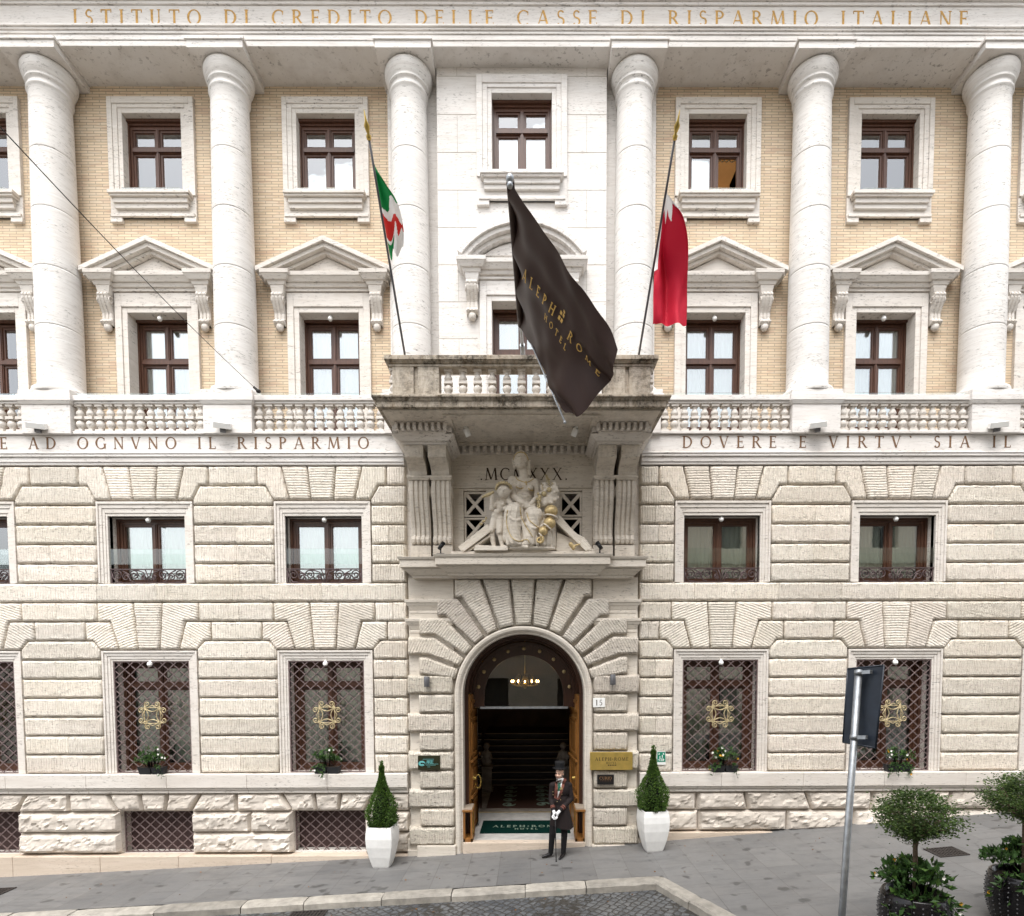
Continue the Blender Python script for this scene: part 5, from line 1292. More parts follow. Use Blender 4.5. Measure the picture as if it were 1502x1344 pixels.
# ================================================================== carved group over the door
from mathutils.bvhtree import BVHTree
def front(o, x, z, dflt=0.):
    me = o.data; 
    bv = o.get('_') or None
    key = o.name
    if key not in _BV: _BV[key] = BVHTree.FromPolygons([v.co for v in me.vertices], [p.vertices for p in me.polygons])
    r = _BV[key].ray_cast(Vector((x, -5, z)), Vector((0, 1, 0)))
    return r[0].y if r[0] else dflt
_BV = {}
SB = 6.155
grp = thing('carved_group', 'carved stone seated woman with child and gilded horn of plenty above the door', 'statue', (X0 + .0, -.34, SB))
def s7(cx, cy): return ((cx - 737) / 477., (1092 - cy) / 477.)
def V7(cx, cy, y): x, z = s7(cx, cy); return (x, y, z)
def cap(a, ra, b, rb): return (V7(*a), ra, V7(*b), rb)
wm = [(V7(722, 222, -.19), (.150, .155, .155)), (V7(720, 262, -.22), (.115, .12, .13)), cap((738, 300, -.16), .075, (748, 375, -.10), .085), cap((640, 410, -.06), .10, (850, 430, -.06), .10),
      (V7(745, 470, -.06), (.21, .14, .20)), (V7(700, 480, -.19), .062), (V7(812, 490, -.19), .062), (V7(745, 590, -.06), (.19, .15, .18)), (V7(745, 680, -.06), (.26, .20, .15)),
      cap((632, 405, -.06), .085, (650, 560, -.12), .075), cap((650, 560, -.12), .075, (770, 668, -.32), .055), cap((770, 668, -.32), .05, (840, 668, -.34), .035),
      cap((855, 430, -.06), .085, (880, 560, -.1), .07), cap((880, 560, -.1), .07, (850, 640, -.28), .05),
      cap((690, 690, -.08), .15, (655, 740, -.40), .165), cap((655, 740, -.40), .165, (665, 1000, -.36), .13), cap((625, 780, -.34), .14, (610, 960, -.28), .14),
      cap((800, 700, -.08), .16, (845, 775, -.38), .17), cap((845, 775, -.38), .165, (800, 1000, -.36), .13), cap((900, 800, -.25), .16, (940, 990, -.24), .17),
      cap((730, 800, -.22), .18, (740, 1000, -.22), .18), cap((1000, 850, -.15), .12, (1010, 1020, -.15), .10), cap((620, 950, -.2), .10, (640, 1060, -.2), .07),
      cap((720, 1045, -.36), .05, (775, 1065, -.44), .035), (V7(800, 1065, -.2), (.55, .22, .06)), (V7(650, 262, -.16), (.02, .05, .05)), (V7(797, 262, -.16), (.03, .05, .07))]
for a in range(7): wm.append(cap((575 + a * 52, 800 + abs(a - 3) * 12, -.44 + .02 * abs(a - 3)), .022, (600 + a * 55, 1035, -.44 + .015 * abs(a - 3)), .036))
wm += [cap((655, 235, -.18), .045, (662, 300, -.14), .03), cap((790, 235, -.16), .05, (800, 345, -.10), .035), (V7(690, 236, -.318), (.022, .014, .012)), (V7(742, 236, -.318), (.022, .014, .012))]
tmp = blob('carving', wm, 'statue_stone', None, .02, 2); folds = []
for cv in ([(590, 700), (572, 800), (585, 930), (640, 1030)], [(640, 690), (615, 800), (640, 950), (690, 1035)], [(690, 700), (672, 830), (705, 970), (745, 1035)], [(735, 720), (740, 850), (775, 960), (790, 1035)], [(770, 730), (790, 850), (830, 950), (840, 1030)], [(830, 720), (870, 830), (900, 930), (905, 1030)], [(880, 710), (945, 820), (965, 930), (960, 1040)], [(930, 740), (1000, 860), (1020, 960), (1010, 1050)], [(600, 780), (660, 830), (740, 810)], [(760, 850), (840, 900), (930, 860)], [(690, 620), (745, 650), (820, 640)], [(660, 660), (740, 690), (850, 670)], [(700, 545), (745, 575), (810, 560)]):
    pts_ = [curve([Vector((*s7(*p), 0)) for p in cv], i / 16) for i in range(17)]; pts_ = [Vector((p.x, front(tmp, p.x, p.y, -.3) + .004, p.y)) for p in pts_]
    folds += [(a, .027, b, .027) for a, b in zip(pts_, pts_[1:])]
bpy.data.objects.remove(tmp)
woman = blob('seated_woman', wm + folds, 'statue_stone', grp, .0105, 2, .4)
face = [(V7(719, 238, -.350), (.012, .016, .045)), (V7(719, 254, -.360), .018), (V7(690, 226, -.325), (.030, .02, .010)), (V7(748, 226, -.325), (.030, .02, .010)), (V7(718, 275, -.338), (.030, .015, .009)), (V7(718, 284, -.335), (.026, .015, .009))]
blob('face', face, 'statue_stone', woman, .006, 1)
chd = [(V7(560, 522, -.24), (.135, .13, .145)), (V7(550, 560, -.27), (.09, .09, .08)), cap((555, 580, -.2), .06, (545, 620, -.16), .07), (V7(530, 660, -.16), (.12, .10, .13)), (V7(500, 745, -.17), (.125, .11, .11)), cap((500, 600, -.18), .05, (445, 690, -.24), .048), cap((445, 690, -.24), .045, (450, 590, -.32), .04), (V7(450, 575, -.32), .05),
       cap((600, 610, -.2), .055, (640, 665, -.28), .05), cap((640, 665, -.28), .045, (570, 700, -.34), .04), cap((470, 790, -.17), .085, (440, 900, -.22), .07), cap((440, 900, -.22), .065, (465, 1040, -.2), .045), cap((530, 790, -.2), .085, (520, 910, -.26), .07), cap((520, 910, -.26), .065, (545, 1030, -.24), .045), cap((545, 1040, -.25), .035, (580, 1055, -.34), .03), cap((465, 1045, -.2), .035, (480, 1060, -.3), .03),
       (V7(553, 545, -.372), .020), (V7(550, 566, -.36), (.032, .014, .009)), (V7(525, 528, -.355), (.03, .02, .012)), (V7(580, 528, -.355), (.03, .02, .012))]
chd += [(V7(500, 720, -.26), (.07, .05, .06)), (V7(470, 660, -.24), .04), (V7(545, 650, -.24), .045), (V7(440, 905, -.27), .045), (V7(520, 915, -.31), .045)] + [(V7(560 + 66 * math.cos(a), 505 - 55 * math.sin(a), -.25), .035) for a in np.linspace(-.4, 3.5, 14)]
child = blob('child', chd, 'statue_stone', grp, .0105, 2, .4)
q = MB()
for i in range(18):
    a = PI * (i + .2) / 17.5; p = V7(560 + 70 * math.cos(a), 508 - 40 * math.sin(a) + (8 if i % 2 else 0), -.27 - .125 * math.sin(a)); q.ball(p, R_.uniform(.02, .034), 8)
q.build('garland', 'gilt', child)
blob('shell_horn', [cap((362, 600, -.36), .02, (410, 580, -.36), .035), cap((410, 580, -.36), .035, (462, 556, -.36), .03)], 'gilt', child, .012, 2)
horn = blob('horn_of_plenty', [(V7(1000, 735, -.42), (.135, .13, .115)), (V7(985, 850, -.46), (.12, .12, .115)), (V7(925, 925, -.48), (.092, .09, .09))], 'gold_leaf', grp, .012, 2)
q = MB()
for (cx, cy, rx, a) in ((1002, 790, .118, -.25), (965, 888, .095, -.7), (905, 965, .06, -.9)):
    x, z = s7(cx, cy); q.tube([(x + rx * math.cos(t_) * math.cos(a), -.46 + rx * math.sin(t_), z + rx * math.cos(t_) * math.sin(a)) for t_ in np.linspace(0, 2 * PI, 24)], .016, 6)
q.build('horn_band', 'statue_stone', horn)
q = MB(); x, z = s7(893, 1005); q.tube([(p[0] + x, -.5, p[2] + z) for p in spiral((0, 0), .075, 1.5, 1.5, -1, 30)], [.030 - .02 * i / 30 for i in range(31)], 8); q.build('horn_tail', 'gold_leaf', horn)
fr = [(V7(935, 575, -.4), .052), (V7(982, 538, -.4), .052), (V7(895, 605, -.42), .04), (V7(880, 575, -.4), .03)]
q = MB()
for c_, r_ in fr: q.ball(c_, r_, 12)
for i in range(34): cx, cy = 885 + R_.gauss(0, 12) * (1 - i / 50), 620 + i * 3.2; q.ball(V7(cx, cy, -.44 + R_.uniform(-.03, .03)), .020, 6)
for cx, cy, dx in ((960, 400, -10), (985, 430, 6), (1015, 470, 22), (920, 480, -16)):
    for i in range(8): q.ball(V7(cx - dx * i / 8 + (6 if i % 2 else -6), cy + i * 9, -.36), (.012, .012, .018), 6)
q.build('fruit', 'gilt', horn)
blob('foliage', [(V7(960, 620, -.3), (.20, .10, .10)), (V7(1000, 560, -.28), (.12, .1, .14)), cap((930, 660, -.34), .07, (1050, 590, -.26), .06), (V7(940, 500, -.28), (.09, .08, .1)), (V7(1030, 490, -.27), (.06, .06, .1)), cap((850, 620, -.35), .05, (820, 660, -.36), .05)] + [(V7(880 + R_.uniform(0, 180), 480 + R_.uniform(0, 170), -.36), R_.uniform(.025, .045)) for _ in range(26)], 'statue_stone', horn, .013, 1)
def vein(par_, pts, r, mat='gold_leaf', name='gilt_hem'):
    q = MB(); out = []
    pts = [curve([Vector((*s7(*p), 0)) for p in pts], i / 30) for i in range(31)]
    for p in pts: out.append((p.x, front(par_, p.x, p.y, -.35) - .004, p.y))
    q.tube(out, r, 6); q.build(name, mat, par_)
vein(woman, [(600, 735), (590, 850), (630, 970), (690, 1015), (770, 1000), (800, 1030)], .010); vein(woman, [(715, 700), (725, 790), (775, 890), (830, 980)], .010); vein(woman, [(775, 755), (800, 830), (860, 880), (895, 900)], .010)
vein(woman, [(652, 238), (675, 198), (722, 184), (765, 198), (790, 240)], .013, name='headband'); vein(woman, [(672, 375), (690, 410), (770, 440), (840, 400)], .010, name='gilt_collar'); vein(woman, [(768, 430), (772, 465)], .016, name='gilt_collar')
vein(woman, [(678, 488), (710, 502), (745, 490)], .012, name='gilt_collar'); vein(woman, [(790, 500), (815, 518), (840, 505)], .012, name='gilt_collar')
q = MB()      # broken pediment pieces either side
def bar7(a, b, w_, y0, y1): 
    a, b = Vector(s7(*a)), Vector(s7(*b)); d = (b - a).normalized(); n_ = Vector((-d.y, d.x)) * w_; q.prism([tuple(a - n_), tuple(b - n_), tuple(b + n_), tuple(a + n_)], y0, y1)
bar7((150, 1075), (425, 860), .075, -.25, .25); bar7((175, 1085), (440, 890), .03, -.32, .25); bar7((215, 1090), (440, 935), .02, -.27, .25)
for i in range(7): bar7((205 + i * 32, 985 - i * 26), (225 + i * 32, 1010 - i * 26), .018, -.18, .2)
q.build('pediment_scroll', 'statue_stone', grp, bevel=.01); q = MB()
bar7((1060, 790), (1370, 1070), .06, -.22, .25); bar7((1070, 830), (1340, 1085), .025, -.30, .25)
q.prism([s7(120, 1092), s7(420, 1092), s7(440, 1030), s7(140, 1070)], -.3, .25) if False else None; q.prism([s7(1050, 1092), s7(1400, 1092), s7(1390, 1050), s7(1060, 900)], -.18, .25); q.prism([s7(280, 1092), s7(600, 1092), s7(600, 1055), s7(300, 1040)], -.4, .25)
q.build('pediment_scroll', 'statue_stone', grp, bevel=.01)
blob('scroll_volute', [cap((1080, 750, -.05), .05, (1130, 830, -.08), .07), cap((1130, 830, -.08), .06, (1240, 930, -.1), .04), cap((1240, 930, -.1), .05, (1310, 960, -.1), .045), cap((1290, 1000, -.18), .06, (1360, 1070, -.2), .05), cap((1330, 990, -.12), .05, (1390, 1075, -.15), .04)], 'statue_stone', grp, .014, 2)
blob('gilt_mask', [cap((1185, 1030, -.32), .045, (1210, 1065, -.32), .04), cap((1210, 1050, -.32), .03, (1275, 1025, -.32), .012)], 'gold_leaf', grp, .01, 2)
q = MB()
for i in range(5): q.ball(V7(335 + i * 14, 830 - i * 14 + (10 if i % 2 else 0), -.2), (.022, .02, .03), 8)
q.build('gilt_leaf', 'gilt', grp)
# ================================================================== the doorman
px_, = (.475,); DX, DY = .475, -.74; DZ = GZ(DX)
def c8(cx, cy, y): return ((cx - 290) / 500., y, (1148 - cy) / 500.)
hc = Vector((.112, -.015, 1.685)); fw = Vector((-.50, -.866, 0)); rt = Vector((.866, -.50, 0)); up = Vector((0, 0, 1))
def HF(r, f, u): return tuple(hc + rt * r + fw * f + up * u)
Ls, Rs = (.300, .04, 1.44), (-.030, -.03, 1.45); Le, Re = (.345, .02, 1.17), (-.062, -.03, 1.18); Lw, Rw = (.105, -.185, .985), (-.020, -.175, 1.0)
la, ra = (.185, .0, .085), (-.065, .02, .085); lk, rk = (.205, -.03, .50), (-.035, -.045, .50)
torso = [((.135, .0, 1.36), (.150, .105, .17)), ((.125, 0, 1.15), (.135, .10, .17)), ((.10, 0, .95), (.145, .105, .13)), (Ls, .055, (.14, 0, 1.50), .05), (Rs, .055, (.13, 0, 1.50), .05), ((.135, .0, 1.50), .060, (.122, -.01, 1.60), .054)]
def limbs(g): return [(Ls, .050 + g, Le, .042 + g), (Le, .042 + g, Lw, .030 + g), (Rs, .050 + g, Re, .042 + g), (Re, .042 + g, Rw, .030 + g)]
def legs(g, zt=.92): return [((.165, 0, zt), .082 + g, lk, .056 + g), (lk, .056 + g, la, .040 + g), ((.035, 0, zt), .082 + g, rk, .056 + g), (rk, .056 + g, ra, .040 + g)]
def hand(w_, base, fd, side, curl):
    """palm, four unequal bent fingers and a thumb"""
    base, fd, side = Vector(base), Vector(fd).normalized(), Vector(side).normalized(); nrm = fd.cross(side).normalized() * curl; out = [(tuple(w_), .027, tuple(base), .030), (tuple(base - side * .018), .024, tuple(base + side * .018), .024)]
    for k, ln in zip((-.033, -.011, .011, .032), (.066, .078, .074, .058)):
        a = base + side * k + fd * .028; b = a + fd * ln * .45 + nrm * .008; c = b + fd * ln * .25 + nrm * ln * .30; d = c - fd * ln * .05 + nrm * ln * .28
        out += [(tuple(a), .0105, tuple(b), .0100), (tuple(b), .0100, tuple(c), .0092), (tuple(c), .0092, tuple(d), .008)]
    a = base - side * .034; b = a - side * .022 + fd * .022 + nrm * .012; c = b + fd * .026 + nrm * .016
    return out + [(tuple(a), .013, tuple(b), .0115), (tuple(b), .0115, tuple(c), .0095)]
hL = hand(Lw, (.045, -.235, .935), (-.75, -.25, -.55), (.45, .25, -.75), 1); hR = hand(Rw, (.005, -.225, .915), (.30, -.25, -.9), (.85, -.3, .25), 1)
headc = [(HF(0, -.005, .035), (.077, .088, .095)), (HF(0, .022, -.03), (.060, .066, .085)), (HF(0, .052, -.085), .030), (HF(0, .088, .0), .012, HF(0, .108, -.028), .014), (HF(-.018, .098, -.032), .010), (HF(.018, .098, -.032), .010),
         (HF(-.03, .078, .022), .014, HF(.03, .078, .022), .014), (HF(-.042, .062, -.025), .022), (HF(.042, .062, -.025), .022), (HF(-.078, -.005, -.008), (.012, .016, .030)), (HF(.078, -.005, -.008), (.012, .016, .030)), (HF(-.018, .084, -.058), .009, HF(.018, .084, -.058), .009)]
feet = lambda g: [((ra[0], ra[1], .06), .040 + g, (-.15, -.02, .040), .036 + g), ((-.15, -.02, .040), .036 + g, (-.232, -.055, .030), .024 + g), ((la[0], la[1], .06), .040 + g, (.145, -.09, .042), .036 + g), ((.145, -.09, .042), .036 + g, (.100, -.172, .030), .024 + g)]
body = blob('person', torso + limbs(-.006) + legs(-.006) + headc + hL + hR + feet(-.006), 'skin', None, .0075, 2)
tag(body, 'doorman in black top hat, long dark coat and white gloves, hands on a cane', 'person'); body.location = (DX, DY, DZ)
def wear(name, caps, mat, vox=.011, sm=3): return blob(name, caps, mat, body, vox, sm)
coat = wear('coat', [((.135, .0, 1.36), (.170, .125, .175)), ((.128, 0, 1.15), (.152, .118, .17)), ((.115, 0, 1.0), (.165, .125, .10)), (Ls, .070, (.14, .005, 1.49), .06), (Rs, .070, (.13, .005, 1.49), .06)] + [(a, r + .014, b, s + .014) for a, r, b, s in limbs(0)][:1] + [(Le, .056, tuple(Vector(Le).lerp(Vector(Lw), .93)), .046), (Rs, .064, Re, .056), (Re, .056, tuple(Vector(Re).lerp(Vector(Rw), .93)), .046)], 'coat_brown')
q = MB(); rows = []; n_ = 40
for j in range(13):
    f = j / 12; z = 1.08 - f * .47; cx = .122 + .02 * f; wx_, wy_ = .150 + .085 * f ** .8, .118 + .05 * f
    ring_ = []
    for i in range(n_):
        a = 2 * PI * i / n_; w1_ = 1 + .05 * f * math.sin(a * 7 + 1); frontd = math.exp(-((a - 1.5 * PI - .5) / .25) ** 2)
        ring_.append((cx + wx_ * w1_ * math.cos(a), wy_ * w1_ * math.sin(a) - .01 * frontd, z + f * (.02 * math.sin(a * 2) + .05 * max(0, -math.cos(a)) * (math.sin(a) < 0))))
    rows.append(q.add(ring_))
for a, b in zip(rows, rows[1:]):
    for i in range(n_): q.face([a[i], a[(i + 1) % n_], b[(i + 1) % n_], b[i]])
q.build('coat_tail', 'coat_brown', body, smooth=True)
wear('trousers', legs(.013, .88) + [((.10, 0, .90), (.15, .11, .10))], 'trouser_black'); wear('shoes', feet(.0), 'shoe_leather', .008, 2); wear('gloves', [(a, r + .0035, b, s + .0035) if len(c) == 4 else c for c in hL + hR for a, r, b, s in [c]], 'glove_white', .0055, 1)
q = MB(); hz = 1.770
q.lathe([(.001, 0), (.10, .0), (.140, .020), (.146, .030), (.138, .026), (.105, .012), (.098, .03), (.094, .06), (.097, .11), (.104, .148), (.100, .154), (.001, .156)], (hc.x + .003, hc.y + .01, hz), 32, 1.0, 1.12)
hat = q.build('top_hat', 'hat_felt', body)
q = MB(); q.lathe([(.099, .014), (.0985, .040)], (hc.x + .003, hc.y + .01, hz), 32, 1.0, 1.12); q.build('hat_band', 'trouser_black', hat)
wear('beard', [(HF(0, .060, -.098), (.040, .034, .030)), (HF(-.048, .030, -.07), .020, HF(-.02, .066, -.095), .020), (HF(.048, .030, -.07), .020, HF(.02, .066, -.095), .020), (HF(-.022, .090, -.050), .008, HF(.022, .090, -.050), .008), (HF(-.068, .0, -.03), .014, HF(-.05, .03, -.07), .016), (HF(.068, .0, -.03), .014, HF(.05, .03, -.07), .016)], 'hair_grey', .006, 1)
wear('hair', [(HF(0, -.040, .01), (.075, .060, .075)), (HF(-.074, .008, .03), .013, HF(-.072, .0, -.01), .012), (HF(.074, .008, .03), .013, HF(.072, .0, -.01), .012)], 'hair_grey', .008, 1)
q = MB()
for s in (-1, 1): q.ball(HF(s * .029, .084, .004), (.010, .010, .006), 8)
q.build('eyes', 'eye_dark', body)
q = MB()
for s in (-1, 1): q.tube([HF(s * .012, .096, .020), HF(s * .03, .092, .026), HF(s * .048, .078, .020)], .005, 5)
q.build('eyebrows', 'hair_grey', body)
q = MB(); q.tube([HF(-.017, .094, -.0605), HF(0, .099, -.061), HF(.017, .094, -.0605)], .004, 5); q.build('lips', 'lip', body)
def patch(name, mat, pts, lift, grid=6, par_=None):
    """a flat piece of cloth laid on the coat front: pts = 4 corners (crop px), tl tr br bl"""
    q = MB(); c = [Vector((c8(*p, 0)[0], c8(*p, 0)[2])) for p in pts]; rows = []
    for j in range(grid * 2 + 1):
        v = j / (grid * 2); r_ = []
        for i in range(grid + 1): u = i / grid; p = c[0].lerp(c[1], u).lerp(c[3].lerp(c[2], u), v); r_.append((p.x, front(coat, p.x, p.y, -.10) - lift, p.y))
        rows.append(q.add(r_))
    for a, b in zip(rows, rows[1:]):
        for i in range(grid): q.face([a[i], a[i + 1], b[i + 1], b[i]])
    return q.build(name, mat, par_ or coat, smooth=True, recalc=False)
patch('shirt_front', 'shirt_white', [(326, 350), (385, 340), (332, 540), (318, 540)], .006)
patch('necktie', 'tie_green', [(328, 372), (356, 368), (350, 462), (322, 470)], .012)
patch('lapel', 'lapel_stripe', [(300, 385), (325, 360), (322, 552), (290, 540)], .014); patch('lapel', 'lapel_stripe', [(385, 335), (412, 350), (345, 545), (318, 556)], .014)
for a, b in (((306, 390), (304, 540)), ((316, 375), (314, 548)), ((392, 345), (326, 545)), ((402, 350), (336, 545))):
    patch('lapel_braid', 'coat_brown', [a, (a[0] + 4, a[1]), (b[0] + 4, b[1]), b], .0165, 2)
q = MB()
for s in (-1, 1): q.tube([HF(s * .054, -.01, -.150), HF(s * .042, .040, -.152), HF(s * .008, .055, -.172)], [.012, .012, .009], 8)
q.build('collar', 'shirt_white', body)
q = MB()
for cx, cy in ((368, 470), (365, 500), (352, 520), (352, 555), (318, 575), (278, 480), (280, 510)):
    p = c8(cx, cy, 0); q.ball((p[0], front(coat, p[0], p[2], -.12) - .006, p[2]), (.008, .005, .008), 8)
p = c8(357, 440, 0); yy = front(coat, p[0], p[2], -.12) - .02; q.box(p[0] - .03, p[0] + .03, yy - .004, yy + .004, p[2] - .022, p[2] - .004); q.ball((p[0] + .005, yy, p[2] + .012), (.018, .005, .018), 8)
q.build('buttons', 'gold_leaf', coat)
q = MB()
for E_, W_ in ((Le, Lw), (Re, Rw)):
    for f in (.68, .80):
        c = Vector(E_).lerp(Vector(W_), f); d = (Vector(W_) - Vector(E_)).normalized(); q.tube([c - d * .011, c + d * .011], .058 - .012 * f, 16)
q.build('cuff_braid', 'lapel_stripe', coat)
q = MB(); top = Vector((.012, -.262, .905)); q.tube([top, Vector((.030, -.27, .0))], [.0105, .0085], 8); q.ball(top + Vector((0, 0, .012)), .022, 10); q.tube([(.030, -.27, .0), (.030, -.27, .03)], .012, 8)
cane = q.build('cane', 'black_metal'); cane.location = (DX, DY, DZ); tag(cane, 'slim black walking cane held upright in the white-gloved hands of the doorman', 'cane')

# ================================================================== plants
def leaves(mbx, pts, size, rnd, asp=.5, flat=.0, bend=None):
    """pts: (position, outward direction, tint)"""
    for p, n_, t in pts:
        p, n_ = Vector(p), Vector(n_); d = Vector((rnd.gauss(0, 1), rnd.gauss(0, 1), rnd.gauss(0, 1) * (1 - flat))) * .75 + n_; d.normalize()
        s = d.cross(Vector((rnd.gauss(0, 1), rnd.gauss(0, 1), rnd.gauss(0, 1)))).normalized(); L = size * rnd.uniform(.65, 1.3); w_ = L * asp
        k = d.cross(s) * L * .12
        i = mbx.add([p, p + d * L * .45 + s * w_ * .5 + k, p + d * L, p + d * L * .45 - s * w_ * .5 + k]); mbx.face(i, tint=t)
def build_leaves(mbx, name, mat, parent): return mbx.build(name, mat, parent, recalc=False)
def pick(rnd): k = rnd.random(); b = rnd.uniform(.65, 1.25); return (b * (1.5 if k > .85 else 1.), b * (1.35 if k > .85 else 1.), b * .9)
def square_planter(x, y, label):
    z = GZ(x) - .02; t = thing('white_planter', label, 'planter', (x, y, z), 'white planters beside the entrance'); q = MB(); rows = []
    prof = [(.150, .0), (.172, .05), (.225, .25), (.262, .45), (.275, .62), (.268, .74), (.250, .84), (.25, .85), (.225, .85), (.222, .80)]
    for r, zz in prof:
        pts = []
        for c in range(4):
            for k in range(6):
                a0 = PI / 4 + c * PI / 2; u = k / 6; p0 = Vector((math.cos(a0), math.sin(a0))); p1 = Vector((math.cos(a0 + PI / 2), math.sin(a0 + PI / 2))); p = p0.lerp(p1, u) * 1.36; bul = 1 + .05 * math.sin(PI * u)
                pts.append((p.x * r * bul, p.y * r * bul, zz))
        rows.append(q.add(pts))
    for a, b in zip(rows, rows[1:]):
        for i in range(24): q.face([a[i], a[(i + 1) % 24], b[(i + 1) % 24], b[i]])
    q.face(rows[0][::-1]); t2 = q.build('tub', 'planter_white', t, bevel=.008); s = MB(); s.box(-.2, .2, -.2, .2, .76, .80); s.build('soil', 'soil', t); t.rotation_euler.z = -.06 if x < 0 else .10
    return t
def cone_bush(x, y, label, seed, H=1.22, R=.315):
    rnd = random.Random(seed); z0 = GZ(x) + .77; t = thing('cone_bush', label, 'topiary', (x, y, z0), 'clipped cone bushes beside the entrance')
    KN = [(0, .72), (.08, .92), (.18, 1.), (.30, .95), (.45, .70), (.60, .42), (.72, .25), (.82, .15), (.90, .09), (.95, .12), (1.0, .09), (9, .09)]
    def rad(f):
        for (a, ra_), (b, rb_) in zip(KN, KN[1:]):
            if f <= b: return R * (ra_ + (rb_ - ra_) * (f - a) / (b - a))
    m_ = MB(); m_.tube([(0, 0, -.1), (0, 0, .5 * H), (0, 0, H * .96)], [.025, .02, .006], 6); m_.build('trunk', 'bark', t)
    m_ = MB(); pts = []
    for i in range(9500):
        f = rnd.random() ** 1.35; a = rnd.uniform(0, 2 * PI); lump = 1 + .30 * noise.noise(Vector((math.cos(a) * 2.2, math.sin(a) * 2.2, f * 7 + seed))) + .06 * noise.noise(Vector((math.cos(a) * 6, math.sin(a) * 6, f * 18 + seed)))
        r = rad(f) * lump * (rnd.uniform(.55, 1.0) ** .5); p = (r * math.cos(a), r * math.sin(a), f * H + .02); pts.append((p, (math.cos(a) * .8, math.sin(a) * .8, .5), pick(rnd)))
    for i in range(260):
        f = rnd.uniform(.9, 1.09); a = rnd.uniform(0, 6.28); r = .035 * rnd.random(); pts.append(((r * math.cos(a), r * math.sin(a), f * H), (0, 0, 1), pick(rnd)))
    leaves(m_, pts, .034, rnd, .62); build_leaves(m_, 'crown', 'box_leaf', t)
    c = MB(); c.lathe([(rad(k / 10) * .62, k / 10 * H) for k in range(11)], n=14); c.build('leaf_core', 'shrub_leaf', t)  # added solid core that fills the gaps between the leaves
square_planter(-2.96, -.66, 'white stoneware planter standing left of the entrance'); square_planter(2.47, -.62, 'white stoneware planter standing right of the entrance')
cone_bush(-2.96, -.66, 'clipped cone bush in the planter left of the entrance', 3); cone_bush(2.47, -.62, 'clipped cone bush in the planter right of the entrance, by the green sign', 4)

def crown_tree(x, y, ztop, seed, label):
    rnd = random.Random(seed); zg = GZ(x); zb = zg + .62; t = thing('round_tree', label, 'tree', (x, y, zb), 'small round-crowned trees in black pots'); zc = ztop - .34 - zb
    m_ = MB(); m_.tube([(0, 0, -.1), (.01, .01, .25), (-.01, 0, zc - .36), (0, 0, zc - .22)], [.034, .030, .028, .036], 8)
    tips = []
    for i in range(60):
        a = rnd.uniform(0, 6.28); r = rnd.uniform(.2, .40); e = (r * math.cos(a), r * math.sin(a), zc + rnd.uniform(-.18, .2)); m_.tube([(0, 0, zc - .30 + rnd.uniform(0, .1)), (e[0] * .4, e[1] * .4, zc - .20 + .1 * rnd.random()), e], [.016, .010, .004], 5); tips.append(e)
    m_.build('trunk', 'bark', t)
    m_ = MB(); pts = []; cl = []
    for i in range(130):
        a = rnd.uniform(0, 6.28); h_ = rnd.uniform(-1, 1); rr = math.sqrt(max(0, 1 - h_ * h_)) * rnd.uniform(.35, 1.) ** .5; k_ = (1 if h_ > -.1 else 1 + .55 * h_) * 1 + .22 * math.sin(3 * a + seed) + .12 * math.sin(7 * a); cl.append(Vector((.42 * rr * k_ * math.cos(a), .42 * rr * k_ * math.sin(a), zc + .26 * h_ * (1 - .25 * math.sin(2 * a + seed)) * (1 if h_ > 0 else .85) - .05 * rr * 0)))
    for c in cl:
        o_ = Vector((c.x, c.y, (c.z - zc) * .6)); o_ = o_.normalized() if o_.length > .01 else Vector((0, 0, 1)); b = rnd.uniform(.55, 1.5)
        for i in range(80):
            p = c + Vector((rnd.gauss(0, .075), rnd.gauss(0, .075), rnd.gauss(0, .034))); tt = pick(rnd); pts.append((p, (o_.x * .8, o_.y * .8, .15), tuple(v * b for v in tt)))
    for i in range(230):      # stray sprigs round the edge
        a = rnd.uniform(0, 6.28); r = rnd.uniform(.36, .54); z = zc + rnd.gauss(0, .13); pts.append(((r * math.cos(a), r * math.sin(a), z), (math.cos(a), math.sin(a), .1), pick(rnd)))
    leaves(m_, pts, .036, rnd, .45, .5); build_leaves(m_, 'crown', 'shrub_leaf', t)
def studded_pot(x, y, label):
    zg = GZ(x); t = thing('studded_pot', label, 'pot', (x, y, zg), 'black studded pots at the right'); q = MB(); Rr = lambda f: .275 + .13 * math.sin(PI * (.12 + .62 * f))
    q.lathe([(.26, 0)] + [(Rr(k / 10), .02 + .64 * k / 10) for k in range(11)] + [(Rr(1) - .02, .675), (Rr(1) - .05, .66), (Rr(1) - .06, .58)], n=36); q.build('body', 'pot_black', t)
    q = MB()
    for j in range(10):
        f = (j + .6) / 10.6; n_ = 26
        for i in range(n_): a = 2 * PI * i / n_; r = Rr(f); q.lathe([(.013, 0), (.009, .012), (.002, .02)], (0, 0, 0), 6) if False else q.ball((r * math.cos(a), r * math.sin(a), .02 + .64 * f), .0125, 8)
    q.build('studs', 'stud_metal', t); q = MB(); q.lathe([(.33, .56), (.33, .60)], n=20); q.build('soil', 'soil', t)
